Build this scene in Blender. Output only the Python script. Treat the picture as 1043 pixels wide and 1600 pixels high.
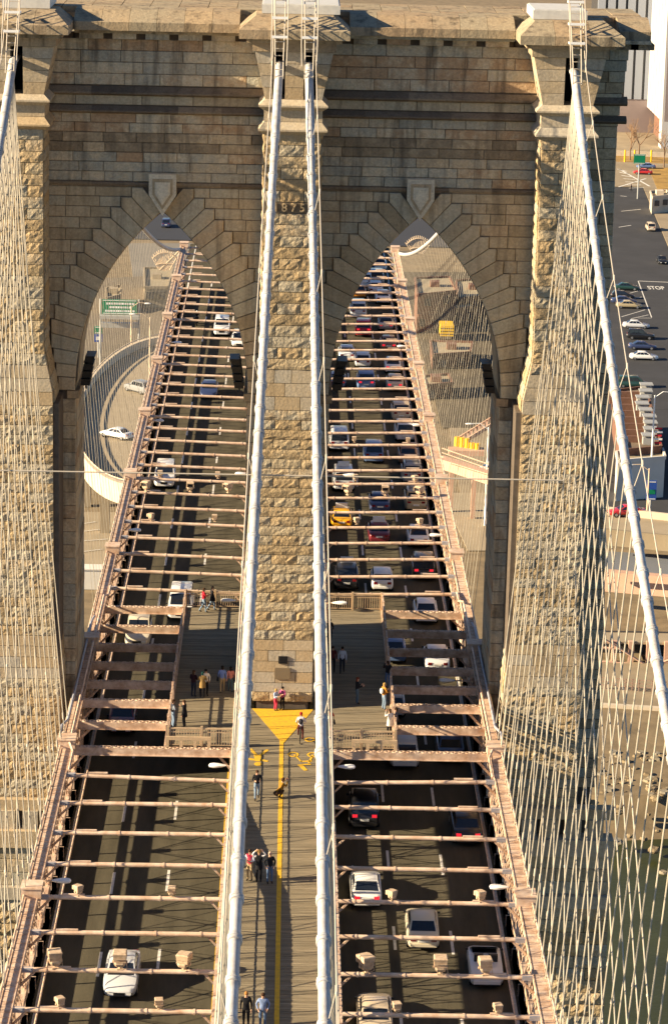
import bpy, bmesh, math, random
import numpy as np
from mathutils import Matrix, Vector
random.seed(7)
R = random.uniform
for o in list(bpy.data.objects): bpy.data.objects.remove(o)
sc = bpy.context.scene
C = sc.collection
# ---------------------------------------------------------------- camera
F_PX, PIT, YAW, ROL = 4457.5, 0.2567, 0.0181, 0.0232
CAM = np.array([-0.109, -168.234, 61.776])
cp, sp, cy, sy = math.cos(PIT), math.sin(PIT), math.cos(YAW), math.sin(YAW)
FW = np.array([sy*cp, cy*cp, -sp]); RT = np.array([cy, -sy, 0.0]); UP = np.cross(RT, FW)
c_, s_ = math.cos(ROL), math.sin(ROL)
RT, UP = c_*RT+s_*UP, -s_*RT+c_*UP
cam = bpy.data.cameras.new('camera'); camo = bpy.data.objects.new('camera', cam); C.objects.link(camo)
cam.sensor_fit = 'VERTICAL'; cam.sensor_height = 36.0; cam.lens = 36.0*F_PX/1600.0
cam.clip_start = 1.0; cam.clip_end = 6000.0
camo.matrix_world = Matrix(((RT[0], UP[0], -FW[0], CAM[0]), (RT[1], UP[1], -FW[1], CAM[1]), (RT[2], UP[2], -FW[2], CAM[2]), (0, 0, 0, 1)))
sc.camera = camo
# ---------------------------------------------------------------- light
SUN_EL, SUN_PHI = math.radians(20.5), math.radians(10.5)     # low sun from the left, a little in front of the tower face
w = bpy.data.worlds.new('World'); sc.world = w; w.use_nodes = True
nt = w.node_tree; bg = nt.nodes['Background']
sky = nt.nodes.new('ShaderNodeTexSky'); sky.sky_type = 'NISHITA'; sky.sun_disc = False
sky.sun_elevation = SUN_EL; sky.air_density = 0.7; sky.dust_density = 0.1; sky.ozone_density = 3.0
# direction to the sun: (-cos phi, -sin phi)
sky.sun_rotation = math.atan2(-math.cos(SUN_PHI), -math.sin(SUN_PHI))
nt.links.new(sky.outputs[0], bg.inputs[0]); bg.inputs[1].default_value = 0.05
sl = bpy.data.lights.new('sun', 'SUN'); sl.energy = 5.0; sl.angle = math.radians(0.5); sl.color = (1.0, 0.81, 0.54)
so = bpy.data.objects.new('sun', sl); C.objects.link(so)
sd = Vector((math.cos(SUN_PHI)*math.cos(SUN_EL), math.sin(SUN_PHI)*math.cos(SUN_EL), -math.sin(SUN_EL)))
so.rotation_euler = sd.to_track_quat('-Z', 'Y').to_euler(); so.location = (-60, -40, 80)
vs = sc.view_settings; vs.view_transform = 'Standard'; vs.look = 'None'; vs.gamma = 1.0; vs.use_curve_mapping = False
vs.exposure = 1.6
# ---------------------------------------------------------------- helpers
def ray(a, b): return FW+RT*(a-521.5)/F_PX-UP*(b-800)/F_PX
def gz(a, b, z):
    d = ray(a, b); t = (z-CAM[2])/d[2]; return Vector(CAM+t*d)
def gy(a, b, y):
    d = ray(a, b); t = (y-CAM[1])/d[1]; return Vector(CAM+t*d)

WM = {}                                       # world matrices of static objects
def tag(o, label, cat, group=None, kind=None):
    if label: o['label'] = label
    if cat: o['category'] = cat
    if group: o['group'] = group
    if kind: o['kind'] = kind
    return o
def link(o, parent=None, M=None):
    C.objects.link(o); M = M or Matrix.Identity(4)
    if parent is not None:
        o.parent = parent; o.matrix_parent_inverse = WM[parent].inverted(); o.matrix_basis = M
    else: o.matrix_basis = M
    WM[o] = M
    return o
def thing(name, label, cat, loc=(0, 0, 0), rz=0, group=None, M=None):
    o = bpy.data.objects.new(name, None); o.empty_display_size = .3
    link(o, None, M or (Matrix.Translation(loc) @ Matrix.Rotation(rz, 4, 'Z')))
    return tag(o, label, cat, group)
class MB:
    def __init__(s): s.v = []; s.f = []; s.r = []; s.m = []
    def add(s, vs, fs, rnd=None, mi=0):
        b = len(s.v); s.v += [tuple(p) for p in vs]; s.f += [tuple(b+i for i in f) for f in fs]
        rr = R(0, 1) if rnd is None else rnd
        s.r += [rr]*len(fs); s.m += [mi]*len(fs); return s
    def box(s, x0, x1, y0, y1, z0, z1, rnd=None, mi=0):
        return s.add([(x0,y0,z0),(x1,y0,z0),(x1,y1,z0),(x0,y1,z0),(x0,y0,z1),(x1,y0,z1),(x1,y1,z1),(x0,y1,z1)],
                     [(0,3,2,1),(4,5,6,7),(0,1,5,4),(1,2,6,5),(2,3,7,6),(3,0,4,7)], rnd, mi)
    def hexa(s, b4, t4, rnd=None, mi=0):       # bottom ring ccw from above, top ring
        return s.add(list(b4)+list(t4), [(0,3,2,1),(4,5,6,7),(0,1,5,4),(1,2,6,5),(2,3,7,6),(3,0,4,7)], rnd, mi)
    def bar(s, p, q, wd, h, up=(0, 0, 1), rnd=None, mi=0):
        p, q = Vector(p), Vector(q); d = (q-p).normalized(); u = Vector(up)
        if abs(d.dot(u)) > .99: u = Vector((1, 0, 0))
        a = d.cross(u).normalized()*(wd/2); b = a.cross(d).normalized()*(h/2)
        V = [e+i*a+j*b for e in (p, q) for i, j in ((-1,-1),(1,-1),(1,1),(-1,1))]
        return s.add(V, [(0,1,2,3),(7,6,5,4),(0,4,5,1),(1,5,6,2),(2,6,7,3),(3,7,4,0)], rnd, mi)
    def tube(s, pts, r, n=8, cap=True, rnd=None, mi=0):
        pts = [Vector(p) for p in pts]; k = len(pts); rs = r if isinstance(r, (list, tuple)) else [r]*k
        V = []; a = None
        for i, p in enumerate(pts):
            d = (pts[min(i+1, k-1)]-pts[max(i-1, 0)]).normalized()
            if a is None: a = d.orthogonal().normalized()
            a = (a-d*a.dot(d)).normalized(); b = d.cross(a)
            V += [p+rs[i]*(math.cos(t*2*math.pi/n)*a+math.sin(t*2*math.pi/n)*b) for t in range(n)]
        Fc = [(i*n+j, i*n+(j+1) % n, (i+1)*n+(j+1) % n, (i+1)*n+j) for i in range(k-1) for j in range(n)]
        if cap: Fc += [tuple(range(n-1, -1, -1)), tuple((k-1)*n+j for j in range(n))]
        return s.add(V, Fc, rnd, mi)
    def prism(s, poly, fn0, fn1, rnd=None, mi=0):  # polygon in 2D, two embeddings
        n = len(poly); V = [fn0(*p) for p in poly]+[fn1(*p) for p in poly]
        return s.add(V, [tuple(range(n-1, -1, -1)), tuple(range(n, 2*n))]+[(i, (i+1) % n, n+(i+1) % n, n+i) for i in range(n)], rnd, mi)
    def loft(s, rings, cap=True, rnd=None, mi=0):
        n = len(rings[0]); V = [p for r in rings for p in r]
        Fc = [(i*n+j, i*n+(j+1) % n, (i+1)*n+(j+1) % n, (i+1)*n+j) for i in range(len(rings)-1) for j in range(n)]
        if cap: Fc += [tuple(range(n-1, -1, -1)), tuple((len(rings)-1)*n+j for j in range(n))]
        return s.add(V, Fc, rnd, mi)
    def ball(s, c, rx, ry, rz, n=10, k=6, rnd=None, mi=0):
        rings = []
        for i in range(1, k):
            t = math.pi*i/k-math.pi/2
            rings.append([(c[0]+rx*math.cos(t)*math.cos(2*math.pi*j/n), c[1]+ry*math.cos(t)*math.sin(2*math.pi*j/n), c[2]+rz*math.sin(t)) for j in range(n)])
        return s.loft(rings, True, rnd, mi)
    def join(s, o):
        b = len(s.v); s.v += o.v; s.f += [tuple(b+i for i in f) for f in o.f]; s.r += o.r; s.m += o.m; return s
    def mesh(s, name, mats, smooth=False, ang=35):
        me = bpy.data.meshes.new(name); me.from_pydata(s.v, [], s.f)
        bm = bmesh.new(); bm.from_mesh(me)
        bm.faces.ensure_lookup_table()
        bmesh.ops.recalc_face_normals(bm, faces=bm.faces); bm.to_mesh(me); bm.free()
        at = me.attributes.new('rnd', 'FLOAT', 'FACE'); at.data.foreach_set('value', s.r)
        if not isinstance(mats, (list, tuple)): mats = [mats]
        for m in mats: me.materials.append(m)
        if len(mats) > 1: me.polygons.foreach_set('material_index', s.m)
        if smooth:
            me.polygons.foreach_set('use_smooth', [True]*len(me.polygons)); me.set_sharp_from_angle(angle=math.radians(ang))
        me.update(); return me
    def build(s, name, mats, parent=None, M=None, smooth=False, ang=35):
        return link(bpy.data.objects.new(name, s.mesh(name, mats, smooth, ang)), parent, M)
def inst(name, me, parent=None, M=None): return link(bpy.data.objects.new(name, me), parent, M)
def seg_matrix(p, q, sx=1.0, sz=None):
    """maps the unit z-axis segment onto p->q, cross-section scaled"""
    p, q = Vector(p), Vector(q); d = q-p; L = d.length; d = d/L
    u = Vector((0, 1, 0)) if abs(d.y) < .9 else Vector((0, 0, 1))
    a = u.cross(d).normalized(); b = d.cross(a)
    sz = sx if sz is None else sz
    return Matrix(((a.x*sx, b.x*sz, d.x*L, p.x), (a.y*sx, b.y*sz, d.y*L, p.y), (a.z*sx, b.z*sz, d.z*L, p.z), (0, 0, 0, 1)))
# ---------------------------------------------------------------- materials
def mat(name, col, rough=.7, metal=0, spec=.4, n_scale=None, n_amt=.25, col2=None, bump=0, bscale=8, rndamt=0, coord='pos', emit=None, stretch=None, coat=0):
    m = bpy.data.materials.new(name); m.use_nodes = True; t = m.node_tree; b = t.nodes['Principled BSDF']
    b.inputs['Roughness'].default_value = rough; b.inputs['Metallic'].default_value = metal
    b.inputs['Specular IOR Level'].default_value = spec; b.inputs['Coat Weight'].default_value = coat
    b.inputs['Base Color'].default_value = (*col, 1)
    if emit: b.inputs['Emission Color'].default_value = (*emit[:3], 1); b.inputs['Emission Strength'].default_value = emit[3]
    N = t.nodes.new; L = t.links.new
    if n_scale or bump:
        if coord == 'pos': src = N('ShaderNodeNewGeometry').outputs['Position']
        else: src = N('ShaderNodeTexCoord').outputs['Object']
        if stretch:
            mp = N('ShaderNodeMapping'); mp.inputs['Scale'].default_value = stretch; L(src, mp.inputs[0]); src = mp.outputs[0]
    if n_scale:
        no = N('ShaderNodeTexNoise'); no.inputs['Scale'].default_value = n_scale; no.inputs['Detail'].default_value = 6; no.inputs['Roughness'].default_value = .65
        L(src, no.inputs['Vector'])
        rp = N('ShaderNodeMapRange'); rp.inputs[1].default_value = .3; rp.inputs[2].default_value = .7; L(no.outputs[0], rp.inputs[0])
        mx = N('ShaderNodeMix'); mx.data_type = 'RGBA'; c2 = col2 or tuple(c*(1-n_amt) for c in col)
        mx.inputs[6].default_value = (*col, 1); mx.inputs[7].default_value = (*c2, 1); L(rp.outputs[0], mx.inputs[0]); out = mx.outputs[2]
        if rndamt:
            at = N('ShaderNodeAttribute'); at.attribute_name = 'rnd'
            mr = N('ShaderNodeMapRange'); mr.inputs[3].default_value = 1-rndamt; mr.inputs[4].default_value = 1+rndamt; L(at.outputs['Fac'], mr.inputs[0])
            mm = N('ShaderNodeVectorMath'); mm.operation = 'SCALE'; L(out, mm.inputs[0]); L(mr.outputs[0], mm.inputs['Scale']); out = mm.outputs[0]
        L(out, b.inputs['Base Color'])
    if bump:
        nb = N('ShaderNodeTexNoise'); nb.inputs['Scale'].default_value = bscale; nb.inputs['Detail'].default_value = 5; L(src, nb.inputs['Vector'])
        bp = N('ShaderNodeBump'); bp.inputs['Strength'].default_value = bump; bp.inputs['Distance'].default_value = .05
        L(nb.outputs[0], bp.inputs['Height']); L(bp.outputs[0], b.inputs['Normal'])
    return m
def stone_mat(name, ramp, bump, bscale, stain=.35, grime=(0.07, 0.055, 0.04), bdist=.06):
    m = bpy.data.materials.new(name); m.use_nodes = True; t = m.node_tree; b = t.nodes['Principled BSDF']; N = t.nodes.new; L = t.links.new
    b.inputs['Roughness'].default_value = .92; b.inputs['Specular IOR Level'].default_value = .15
    pos = N('ShaderNodeNewGeometry').outputs['Position']
    at = N('ShaderNodeAttribute'); at.attribute_name = 'rnd'
    n1 = N('ShaderNodeTexNoise'); n1.inputs['Scale'].default_value = 1.1; n1.inputs['Detail'].default_value = 6; n1.inputs['Roughness'].default_value = .65; L(pos, n1.inputs['Vector'])
    ad = N('ShaderNodeMath'); ad.operation = 'MULTIPLY_ADD'; ad.inputs[1].default_value = .7; ad.inputs[2].default_value = -.35; L(n1.outputs[0], ad.inputs[0])
    a2 = N('ShaderNodeMath'); a2.operation = 'ADD'; L(at.outputs['Fac'], a2.inputs[0]); L(ad.outputs[0], a2.inputs[1])
    cr = N('ShaderNodeValToRGB'); el = cr.color_ramp.elements
    for i, (p, c) in enumerate(ramp):
        e = el[i] if i < 2 else el.new(p)
        e.position = p; e.color = (*c, 1)
    L(a2.outputs[0], cr.inputs[0])
    # fine mottling
    n2 = N('ShaderNodeTexNoise'); n2.inputs['Scale'].default_value = 7; n2.inputs['Detail'].default_value = 8; n2.inputs['Roughness'].default_value = .75; L(pos, n2.inputs['Vector'])
    mr = N('ShaderNodeMapRange'); mr.inputs[1].default_value = .25; mr.inputs[2].default_value = .75; mr.inputs[3].default_value = .62; mr.inputs[4].default_value = 1.25; L(n2.outputs[0], mr.inputs[0])
    sc_ = N('ShaderNodeVectorMath'); sc_.operation = 'SCALE'; L(cr.outputs[0], sc_.inputs[0]); L(mr.outputs[0], sc_.inputs['Scale'])
    # vertical grime runs
    mp = N('ShaderNodeMapping'); mp.inputs['Scale'].default_value = (1.6, 1.6, .16); L(pos, mp.inputs[0])
    n3 = N('ShaderNodeTexNoise'); n3.inputs['Scale'].default_value = 1.0; n3.inputs['Detail'].default_value = 5; n3.inputs['Roughness'].default_value = .6; L(mp.outputs[0], n3.inputs['Vector'])
    m3 = N('ShaderNodeMapRange'); m3.inputs[1].default_value = .5; m3.inputs[2].default_value = .72; m3.inputs[4].default_value = stain; L(n3.outputs[0], m3.inputs[0])
    mx = N('ShaderNodeMix'); mx.data_type = 'RGBA'; mx.inputs[7].default_value = (*grime, 1); L(m3.outputs[0], mx.inputs[0]); L(sc_.outputs[0], mx.inputs[6])
    L(mx.outputs[2], b.inputs['Base Color'])
    nb = N('ShaderNodeTexNoise'); nb.inputs['Scale'].default_value = bscale; nb.inputs['Detail'].default_value = 6; nb.inputs['Roughness'].default_value = .6; L(pos, nb.inputs['Vector'])
    bp = N('ShaderNodeBump'); bp.inputs['Strength'].default_value = bump; bp.inputs['Distance'].default_value = bdist; L(nb.outputs[0], bp.inputs['Height']); L(bp.outputs[0], b.inputs['Normal'])
    return m
ROCK = stone_mat('rock_faced_granite', [(0, (.38, .285, .165)), (.3, (.45, .325, .18)), (.55, (.47, .375, .24)), (.85, (.41, .36, .27)), (1, (.47, .355, .22))], 1.0, 5.5, .35, (.14, .105, .07), .12)
ASH = stone_mat('dressed_granite', [(0, (.28, .22, .145)), (.25, (.55, .44, .29)), (.45, (.46, .41, .31)), (.6, (.37, .36, .30)), (.8, (.60, .51, .36)), (1, (.44, .30, .18))], .9, 3.5, .8, (.075, .062, .048), .1)
VOU = stone_mat('arch_granite', [(0, (.35, .28, .18)), (.35, (.52, .425, .285)), (.7, (.42, .39, .30)), (1, (.50, .38, .24))], .6, 5, .7, (.09, .075, .055))
SMOOTH = stone_mat('smooth_granite', [(0, (.46, .34, .20)), (.5, (.50, .40, .27)), (1, (.45, .40, .32))], .4, 6, .35, (.10, .08, .06))
COPE = stone_mat('coping_granite', [(0, (.36, .26, .16)), (.5, (.34, .28, .19)), (1, (.41, .30, .18))], .6, 4, .85)
GRIME = stone_mat('soot_blackened_granite', [(0, (.13, .105, .08)), (.5, (.19, .15, .11)), (1, (.28, .22, .15))], .5, 5, .6)
DATE = stone_mat('date_course_granite', [(0, (.17, .13, .09)), (.5, (.20, .16, .11)), (1, (.22, .17, .12))], .5, 6, .3)
MORTAR = mat('mortar', (.13, .10, .075), .95, n_scale=2, n_amt=.4)
STEEL = mat('tan_pink_bridge_paint', (.74, .57, .435), .62, n_scale=1.7, n_amt=.45, col2=(.36, .21, .125), bump=.25, bscale=14)
STEELT = mat('strut_paint', (.76, .60, .47), .55, n_scale=1.5, n_amt=.3, col2=(.46, .29, .18))
STEELG = mat('gusset_grey_paint', (.36, .37, .42), .5, n_scale=4, n_amt=.3)
STEELD = mat('rusty_girder_paint', (.40, .27, .20), .7, n_scale=3, n_amt=.5, col2=(.2, .11, .08))
CABLE = mat('cable_wrapping_paint', (.53, .53, .535), .55, spec=.35, n_scale=1.8, n_amt=.4, col2=(.36, .33, .30), bump=.25, bscale=22)
ROPE = mat('rope_paint', (.50, .44, .345), .65, n_scale=1.2, n_amt=.5, col2=(.32, .285, .225))
ROPEW = mat('hand_rope_paint', (.48, .42, .34), .5)
ASPH = mat('road_asphalt', (.11, .097, .068), .95, spec=.03, n_scale=.9, n_amt=.4, bump=.15, bscale=20, stretch=(1, .15, 1))
ASPH2 = mat('street_asphalt', (.058, .058, .062), .85, spec=.25, n_scale=.12, n_amt=.35)
PAINTW = mat('road_white', (.75, .72, .66), .7, n_scale=3, n_amt=.3)
PAINTY = mat('road_yellow', (.78, .45, .012), .8, n_scale=4.5, n_amt=.4, col2=(.50, .30, .03))
WOOD = mat('boardwalk_timber', (.265, .22, .15), .92, spec=.08, n_scale=2.0, n_amt=.35, rndamt=.16, bump=.3, bscale=12, stretch=(.4, 3, 1))
WOODD = mat('boardwalk_joists', (.06, .045, .03), .9)
BLACK = mat('black_metal', (.012, .012, .014), .45)
DARK = mat('slot_shade_black', (.01, .01, .01), .9)
LAMPW = mat('lamp_white', (.85, .84, .82), .35)
BOXP = mat('signal_box_paint', (.66, .50, .34), .6, n_scale=5, n_amt=.4, col2=(.38, .26, .16))
GLASS = mat('car_glass', (.012, .016, .024), .08, spec=.7)
TYRE = mat('tyre_rubber', (.015, .015, .015), .8)
RIM = mat('wheel_alloy', (.45, .45, .46), .35, metal=.8)
CHROME = mat('chrome_trim', (.6, .6, .62), .2, metal=.9)
PLATE = mat('number_plate', (.75, .74, .68), .5)
TAIL = mat('tail_lamp', (.22, .012, .015), .25)
TAILON = mat('tail_lamp_lit', (.5, .015, .02), .25, emit=(1, .03, .05, .3))
HEAD = mat('head_lamp', (.8, .8, .78), .15)
CONC = mat('ramp_concrete', (.36, .29, .195), .85, n_scale=.25, n_amt=.2)
CONCW = mat('pale_barrier_concrete', (.58, .49, .37), .8, n_scale=.6, n_amt=.2)
# ================================================================ THE TOWER
TW = thing('stone_tower', 'huge tan granite bridge tower with two pointed arches, 1875 carved on its middle buttress', 'tower', (0, 7, -36.3))
P_ = 3.5                                       # wall face, buttress face is y = 0
blocks = []                                    # (name, MB, material, area)
def rock(x0b, x1b, x0t, x1t, z0, z1, y, depth=.45, amp=.12, g=.018, name='rusticated_block', m=None, frame=None, sm=False):
    """one block: face towards -y (or towards frame), its face a rough grid"""
    b = MB(); w_ = x1b-x0b; nx = max(3, min(9, int(round(w_/.24)))); nz = 3
    if sm: nx = nz = 1
    x0b += g; x0t += g; x1b -= g; x1t -= g; z0 += g; z1 -= g
    V = []; tilt = R(-.3, .3)*amp; tl2 = R(-.35, .35)*amp
    for j in range(nz+1):
        for i in range(nx+1):
            u, v = i/nx, j/nz
            xa = x0b+(x0t-x0b)*v; xb = x1b+(x1t-x1b)*v
            edge = i in (0, nx) or j in (0, nz)
            d = amp*(.45+R(0, .85))+tilt*(u-.5)+tl2*(v-.5) if not edge else R(.1, .6)*amp
            if sm: d = 0
            uu, vv = u, v
            if not edge: uu += R(-.25, .25)/nx; vv += R(-.25, .25)/nz
            V.append((xa+(xb-xa)*uu, y-d, z0+(z1-z0)*vv))
    n = (nx+1)*(nz+1); ring = [i for i in range(nx+1)]+[j*(nx+1)+nx for j in range(1, nz+1)]+[nz*(nx+1)+i for i in range(nx-1, -1, -1)]+[j*(nx+1) for j in range(nz-1, 0, -1)]
    Fc = [(j*(nx+1)+i, j*(nx+1)+i+1, (j+1)*(nx+1)+i+1, (j+1)*(nx+1)+i) for j in range(nz) for i in range(nx)]
    k0 = len(V); V += [(V[i][0], y+depth, V[i][2]) for i in ring]
    m_ = len(ring); Fc += [(ring[(i+1) % m_], ring[i], k0+i, k0+(i+1) % m_) for i in range(m_)]
    if frame: V = [frame(*p) for p in V]
    b.add(V, Fc)
    blocks.append((name, b, m or ROCK, w_*(z1-z0)))
def xi(z): return float(np.interp(z, [-40, 6.7, 11.0, 24.6, 27.4, 60], [13.72, 13.72, 14.1, 14.14, 14.68, 14.68]))
def xo(z): return float(np.interp(z, [-40, 6.7, 11.0, 24.6, 27.4, 60], [18.65, 18.5, 18.15, 18.0, 17.6, 17.55]))
def xc(z): return float(np.interp(z, [-40, 6, 23.9, 27, 60], [1.9, 1.85, 1.84, 1.68, 1.66]))
def courses(z0, z1, h):
    n = max(1, int(round((z1-z0)/h))); return [(z0+(z1-z0)*i/n, z0+(z1-z0)*(i+1)/n) for i in range(n)]
def is_smooth(z, centre):
    if centre: return 23.9 < z < 26.4 or 6.0 < z < 9.4
    return 23.9 < z < 26.6 or 6.6 < z < 9.3
ZC = courses(-1.2, 6.6, .62)+courses(6.6, 9.4, .70)+courses(9.4, 23.9, .605)+courses(23.9, 26.4, .83)+courses(26.4, 40.6, .675)
date_z = None
for ci, (a, b) in enumerate(ZC):
    zm = (a+b)/2
    # middle buttress
    if a > 4.9:
        sm = is_smooth(zm, True)
        if a < 36.45 < b: date_z = (a, b)
        cuts = [0, 1] if ci % 2 == 0 else [0, .27+R(-.03, .03), .72+R(-.03, .03), 1]
        if sm: cuts = [0, .3+R(-.1, .1), .65+R(-.1, .1), 1] if ci % 2 else [0, .5+R(-.1, .1), 1]
        if date_z == (a, b): cuts = [0, 1]; sm = True
        for l, r in zip(cuts, cuts[1:]):
            f = lambda u, z: -xc(z)+2*xc(z)*u
            rock(f(l, a), f(r, a), f(l, b), f(r, b), a, b, 0, amp=.03 if sm else .062, m=(DATE if date_z == (a, b) else SMOOTH) if sm else ROCK, sm=sm, name='dressed_block' if sm else 'rusticated_block')
    # outer buttresses
    for s in (-1, 1):
        sm = is_smooth(zm, False)
        cuts = [0, .34+R(-.05, .05), .68+R(-.05, .05), 1] if ci % 2 else [0, .5+R(-.12, .12), 1]
        for l, r in zip(cuts, cuts[1:]):
            f = lambda u, z: s*(xi(z)+(xo(z)-xi(z))*u)
            e = sorted([(f(l, a), f(l, b)), (f(r, a), f(r, b))])
            rock(e[0][0], e[1][0], e[0][1], e[1][1], a, b, 0, amp=.03 if sm else .062, m=SMOOTH if sm else ROCK, sm=sm, name='dressed_block' if sm else 'rusticated_block')
# flanks of the buttresses (rock faces looking along x)
for ci, (a, b) in enumerate(ZC):
    for s in (-1, 1):
        for cs in ([.5, 3.45],):
            if a > 4.9:
                fr = lambda x, y, z: (s*(xc(z)-y), x, z)
                rock(cs[0], cs[1], cs[0], cs[1], a, b, 0, amp=.10, name='flank_block', frame=fr)
            fr = lambda x, y, z: (s*(xi(z)+y), x, z)
            rock(cs[0], cs[1], cs[0], cs[1], a, b, 0, amp=.10, name='flank_block', frame=fr)
            fr = lambda x, y, z: (s*(xo(z)-y), x, z)
            rock(cs[0], cs[1], cs[0], cs[1], a, b, 0, amp=.10, name='flank_block', frame=fr)
# --- arches
AX, HA, ZS, RISE = 7.77, 5.27, 24.13, 11.15
RA = (RISE**2+HA**2)/(2*HA); TH = math.asin(RISE/RA); NV = 16; DV = 1.9
def arc(th, r): return (-HA+RA-r*math.cos(th), ZS+r*math.sin(th))     # left haunch, relative to the arch axis
def edge_x(z): return xi(z)-AX                                          # panel limit on the outer side
INN = AX-1.75                                                           # panel limit on the middle side
steps = []
for i in range(NV):
    t0, t1 = TH*i/NV, TH*(i+1)/NV
    steps.append((arc(t0, RA), arc(t0, RA+DV), arc(t1, RA+DV), arc(t1, RA)))
def voussoir(ax, side, i):
    p0, e0, e1, p1 = steps[i]; lim = (edge_x((p0[1]+p1[1])/2) if (ax < 0) == (side < 0) else INN)-.03
    ex0, ex1 = max(e0[0], -lim), max(e1[0], -lim)
    zt = e1[1] if e1[0] > -lim else p1[1]+(e1[1]-p1[1])*(p1[0]-ex1)/(p1[0]-e1[0])
    zb = e0[1] if e0[0] > -lim else p0[1]+(e0[1]-p0[1])*(p0[0]-ex0)/(p0[0]-e0[0])
    poly = [p0, p1, (ex1, zt)]
    if ex0 < ex1-.02: poly.append((ex0, zt))
    poly.append((ex0, zb))
    cx = sum(p[0] for p in poly)/len(poly); cz = sum(p[1] for p in poly)/len(poly)
    if i == NV-1: poly = [(min(x, -.05), z) for x, z in poly]
    q = []
    for x, z in poly:                            # shrink for the joints
        d = math.hypot(x-cx, z-cz); k = max(0, (d-.03)/d); q.append((cx+(x-cx)*k, cz+(z-cz)*k))
    yy = P_-R(.10, .17); ch = .05
    b = MB(); n = len(q)
    f0 = [(ax-side*(x-0) if side > 0 else ax+x, yy+ch, z) for x, z in q]
    in_ = []
    for x, z in q:
        d = math.hypot(x-cx, z-cz); k = max(0, (d-.05)/d); xx = cx+(x-cx)*k; in_.append((ax-xx if side > 0 else ax+xx, yy, cz+(z-cz)*k))
    bk = [(x, P_+.6, z) for x, y, z in f0]
    b.add(in_+f0+bk, [tuple(range(n))]+[(j, (j+1) % n, n+(j+1) % n, n+j) for j in range(n)]+[(n+j, n+(j+1) % n, 2*n+(j+1) % n, 2*n+j) for j in range(n)])
    blocks.append(('voussoir', b, VOU, 9))
TONE = [None]
def ashlar(x0, x1, z0, z1, m=ASH, y=P_, name='ashlar_block', amp=.025):
    if x1-x0 < .12: return
    b = MB(); g = .014; c = .03; d = R(0, amp); x0 += g; x1 -= g; z0 += g; z1 -= g; yy = y-d
    t = R(-.02, .02)
    V = [(x0, yy+c, z0), (x1, yy+c, z0), (x1, yy+c, z1), (x0, yy+c, z1), (x0+c, yy+t, z0+c), (x1-c, yy, z0+c), (x1-c, yy-t, z1-c), (x0+c, yy, z1-c)]
    V += [(x, y+.3, z) for x, _, z in V[:4]]
    b.add(V, [(4, 5, 6, 7), (0, 1, 5, 4), (1, 2, 6, 5), (2, 3, 7, 6), (3, 0, 4, 7), (8, 9, 1, 0), (9, 10, 2, 1), (10, 11, 3, 2), (11, 8, 0, 3)], None if TONE[0] is None else min(1, max(0, TONE[0]+R(-.22, .22))))
    blocks.append((name, b, m, (x1-x0)*(z1-z0)))
def run(x0, x1, z0, z1, lmin, lmax, **k):
    x = x0; first = R(.4, 1); TONE[0] = R(0, 1)
    while x < x1-.05:
        L = R(lmin, lmax)*first; first = 1
        if x1-(x+L) < .7: L = x1-x
        ashlar(x, x+L, z0, z1, **k); x += L
    TONE[0] = None
for ax in (-AX, AX):
    for side in (-1, 1):
        for i in range(NV): voussoir(ax, side, i)
    lo = -(xi(40)-AX) if ax < 0 else -INN; hi = INN if ax < 0 else xi(40)-AX
    # stepped courses beside the arch ring
    prev = ZS
    for i in range(NV):
        zt = steps[i][2][1]; zb = steps[i][1][1]; ex = steps[i][1][0]
        if zt > 36.85: zt = 36.85
        for side in (-1, 1):
            lim = (edge_x(zb) if (ax < 0) == (side < 0) else INN)
            if -ex < lim-.15:
                xa, xb = (ax-lim, ax+ex) if side < 0 else (ax-ex, ax+lim)
                n = 3 if xb-xa > 3.4 else 2 if xb-xa > 1.5 else 1
                cs = [0]+sorted((k+1)/n+R(-.12, .12) for k in range(n-1))+[1]
                for l, r in zip(cs, cs[1:]): ashlar(xa+(xb-xa)*l, xa+(xb-xa)*r, zb, zt, VOU)
    zt = steps[NV-1][2][1]
    # courses up to the string course, broken by the shield
    z = steps[NV-1][1][1]
    zt = min(steps[NV-1][2][1], 36.85)
    if 36.9-zt > .15:
        for xa, xb in ((ax+lo, ax-.82), (ax+.82, ax+hi)): run(xa, xb, zt, 36.9, 1.8, 3.2, m=VOU)
    for a, b in courses(37.08, 41.2, .59): run(ax+lo, ax+hi, a, b, 1.3, 3.2, amp=.06)
    for a, b in courses(41.68, 42.28, .6): run(ax+lo, ax+hi, a, b, 2.2, 4.0, m=VOU)
    for a, b in courses(42.85, 45.6, .69): run(ax+lo, ax+hi, a, b, 2.0, 3.8, amp=.03)
    # jambs below the springing
    for s in (-1, 1):
        outer = (ax < 0) == (s < 0)
        for k, (a, b) in enumerate(courses(-1, ZS-.55, .86)):
            lim = (xi((a+b)/2)-AX) if outer else INN
            xa, xb = sorted((ax+s*HA, ax+s*lim)); ashlar(xa, xb, a, b, name='jamb_block')
            fr = [(P_, 7.1), (7.1, 10.5)] if k % 2 else [(P_, 5.6), (5.6, 8.6), (8.6, 10.5)]
            for ya, yb in fr:                     # reveal stones, face looks into the opening
                g = MB(); xr = ax+s*(HA-R(.01, .05)); g.box(min(xr, ax+s*(HA+.3)), max(xr, ax+s*(HA+.3)), ya+.015, yb-.015, a+.015, b-.015)
                blocks.append(('reveal_block', g, ASH, (yb-ya)*.4))
        g = MB(); xr = sorted((ax+s*(HA-.22), ax+s*(HA+.5))); g.box(xr[0], xr[1], P_-.12, 10.6, ZS-.5, ZS-.02)
        blocks.append(('springer_stone', g, COPE, 5))
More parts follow.
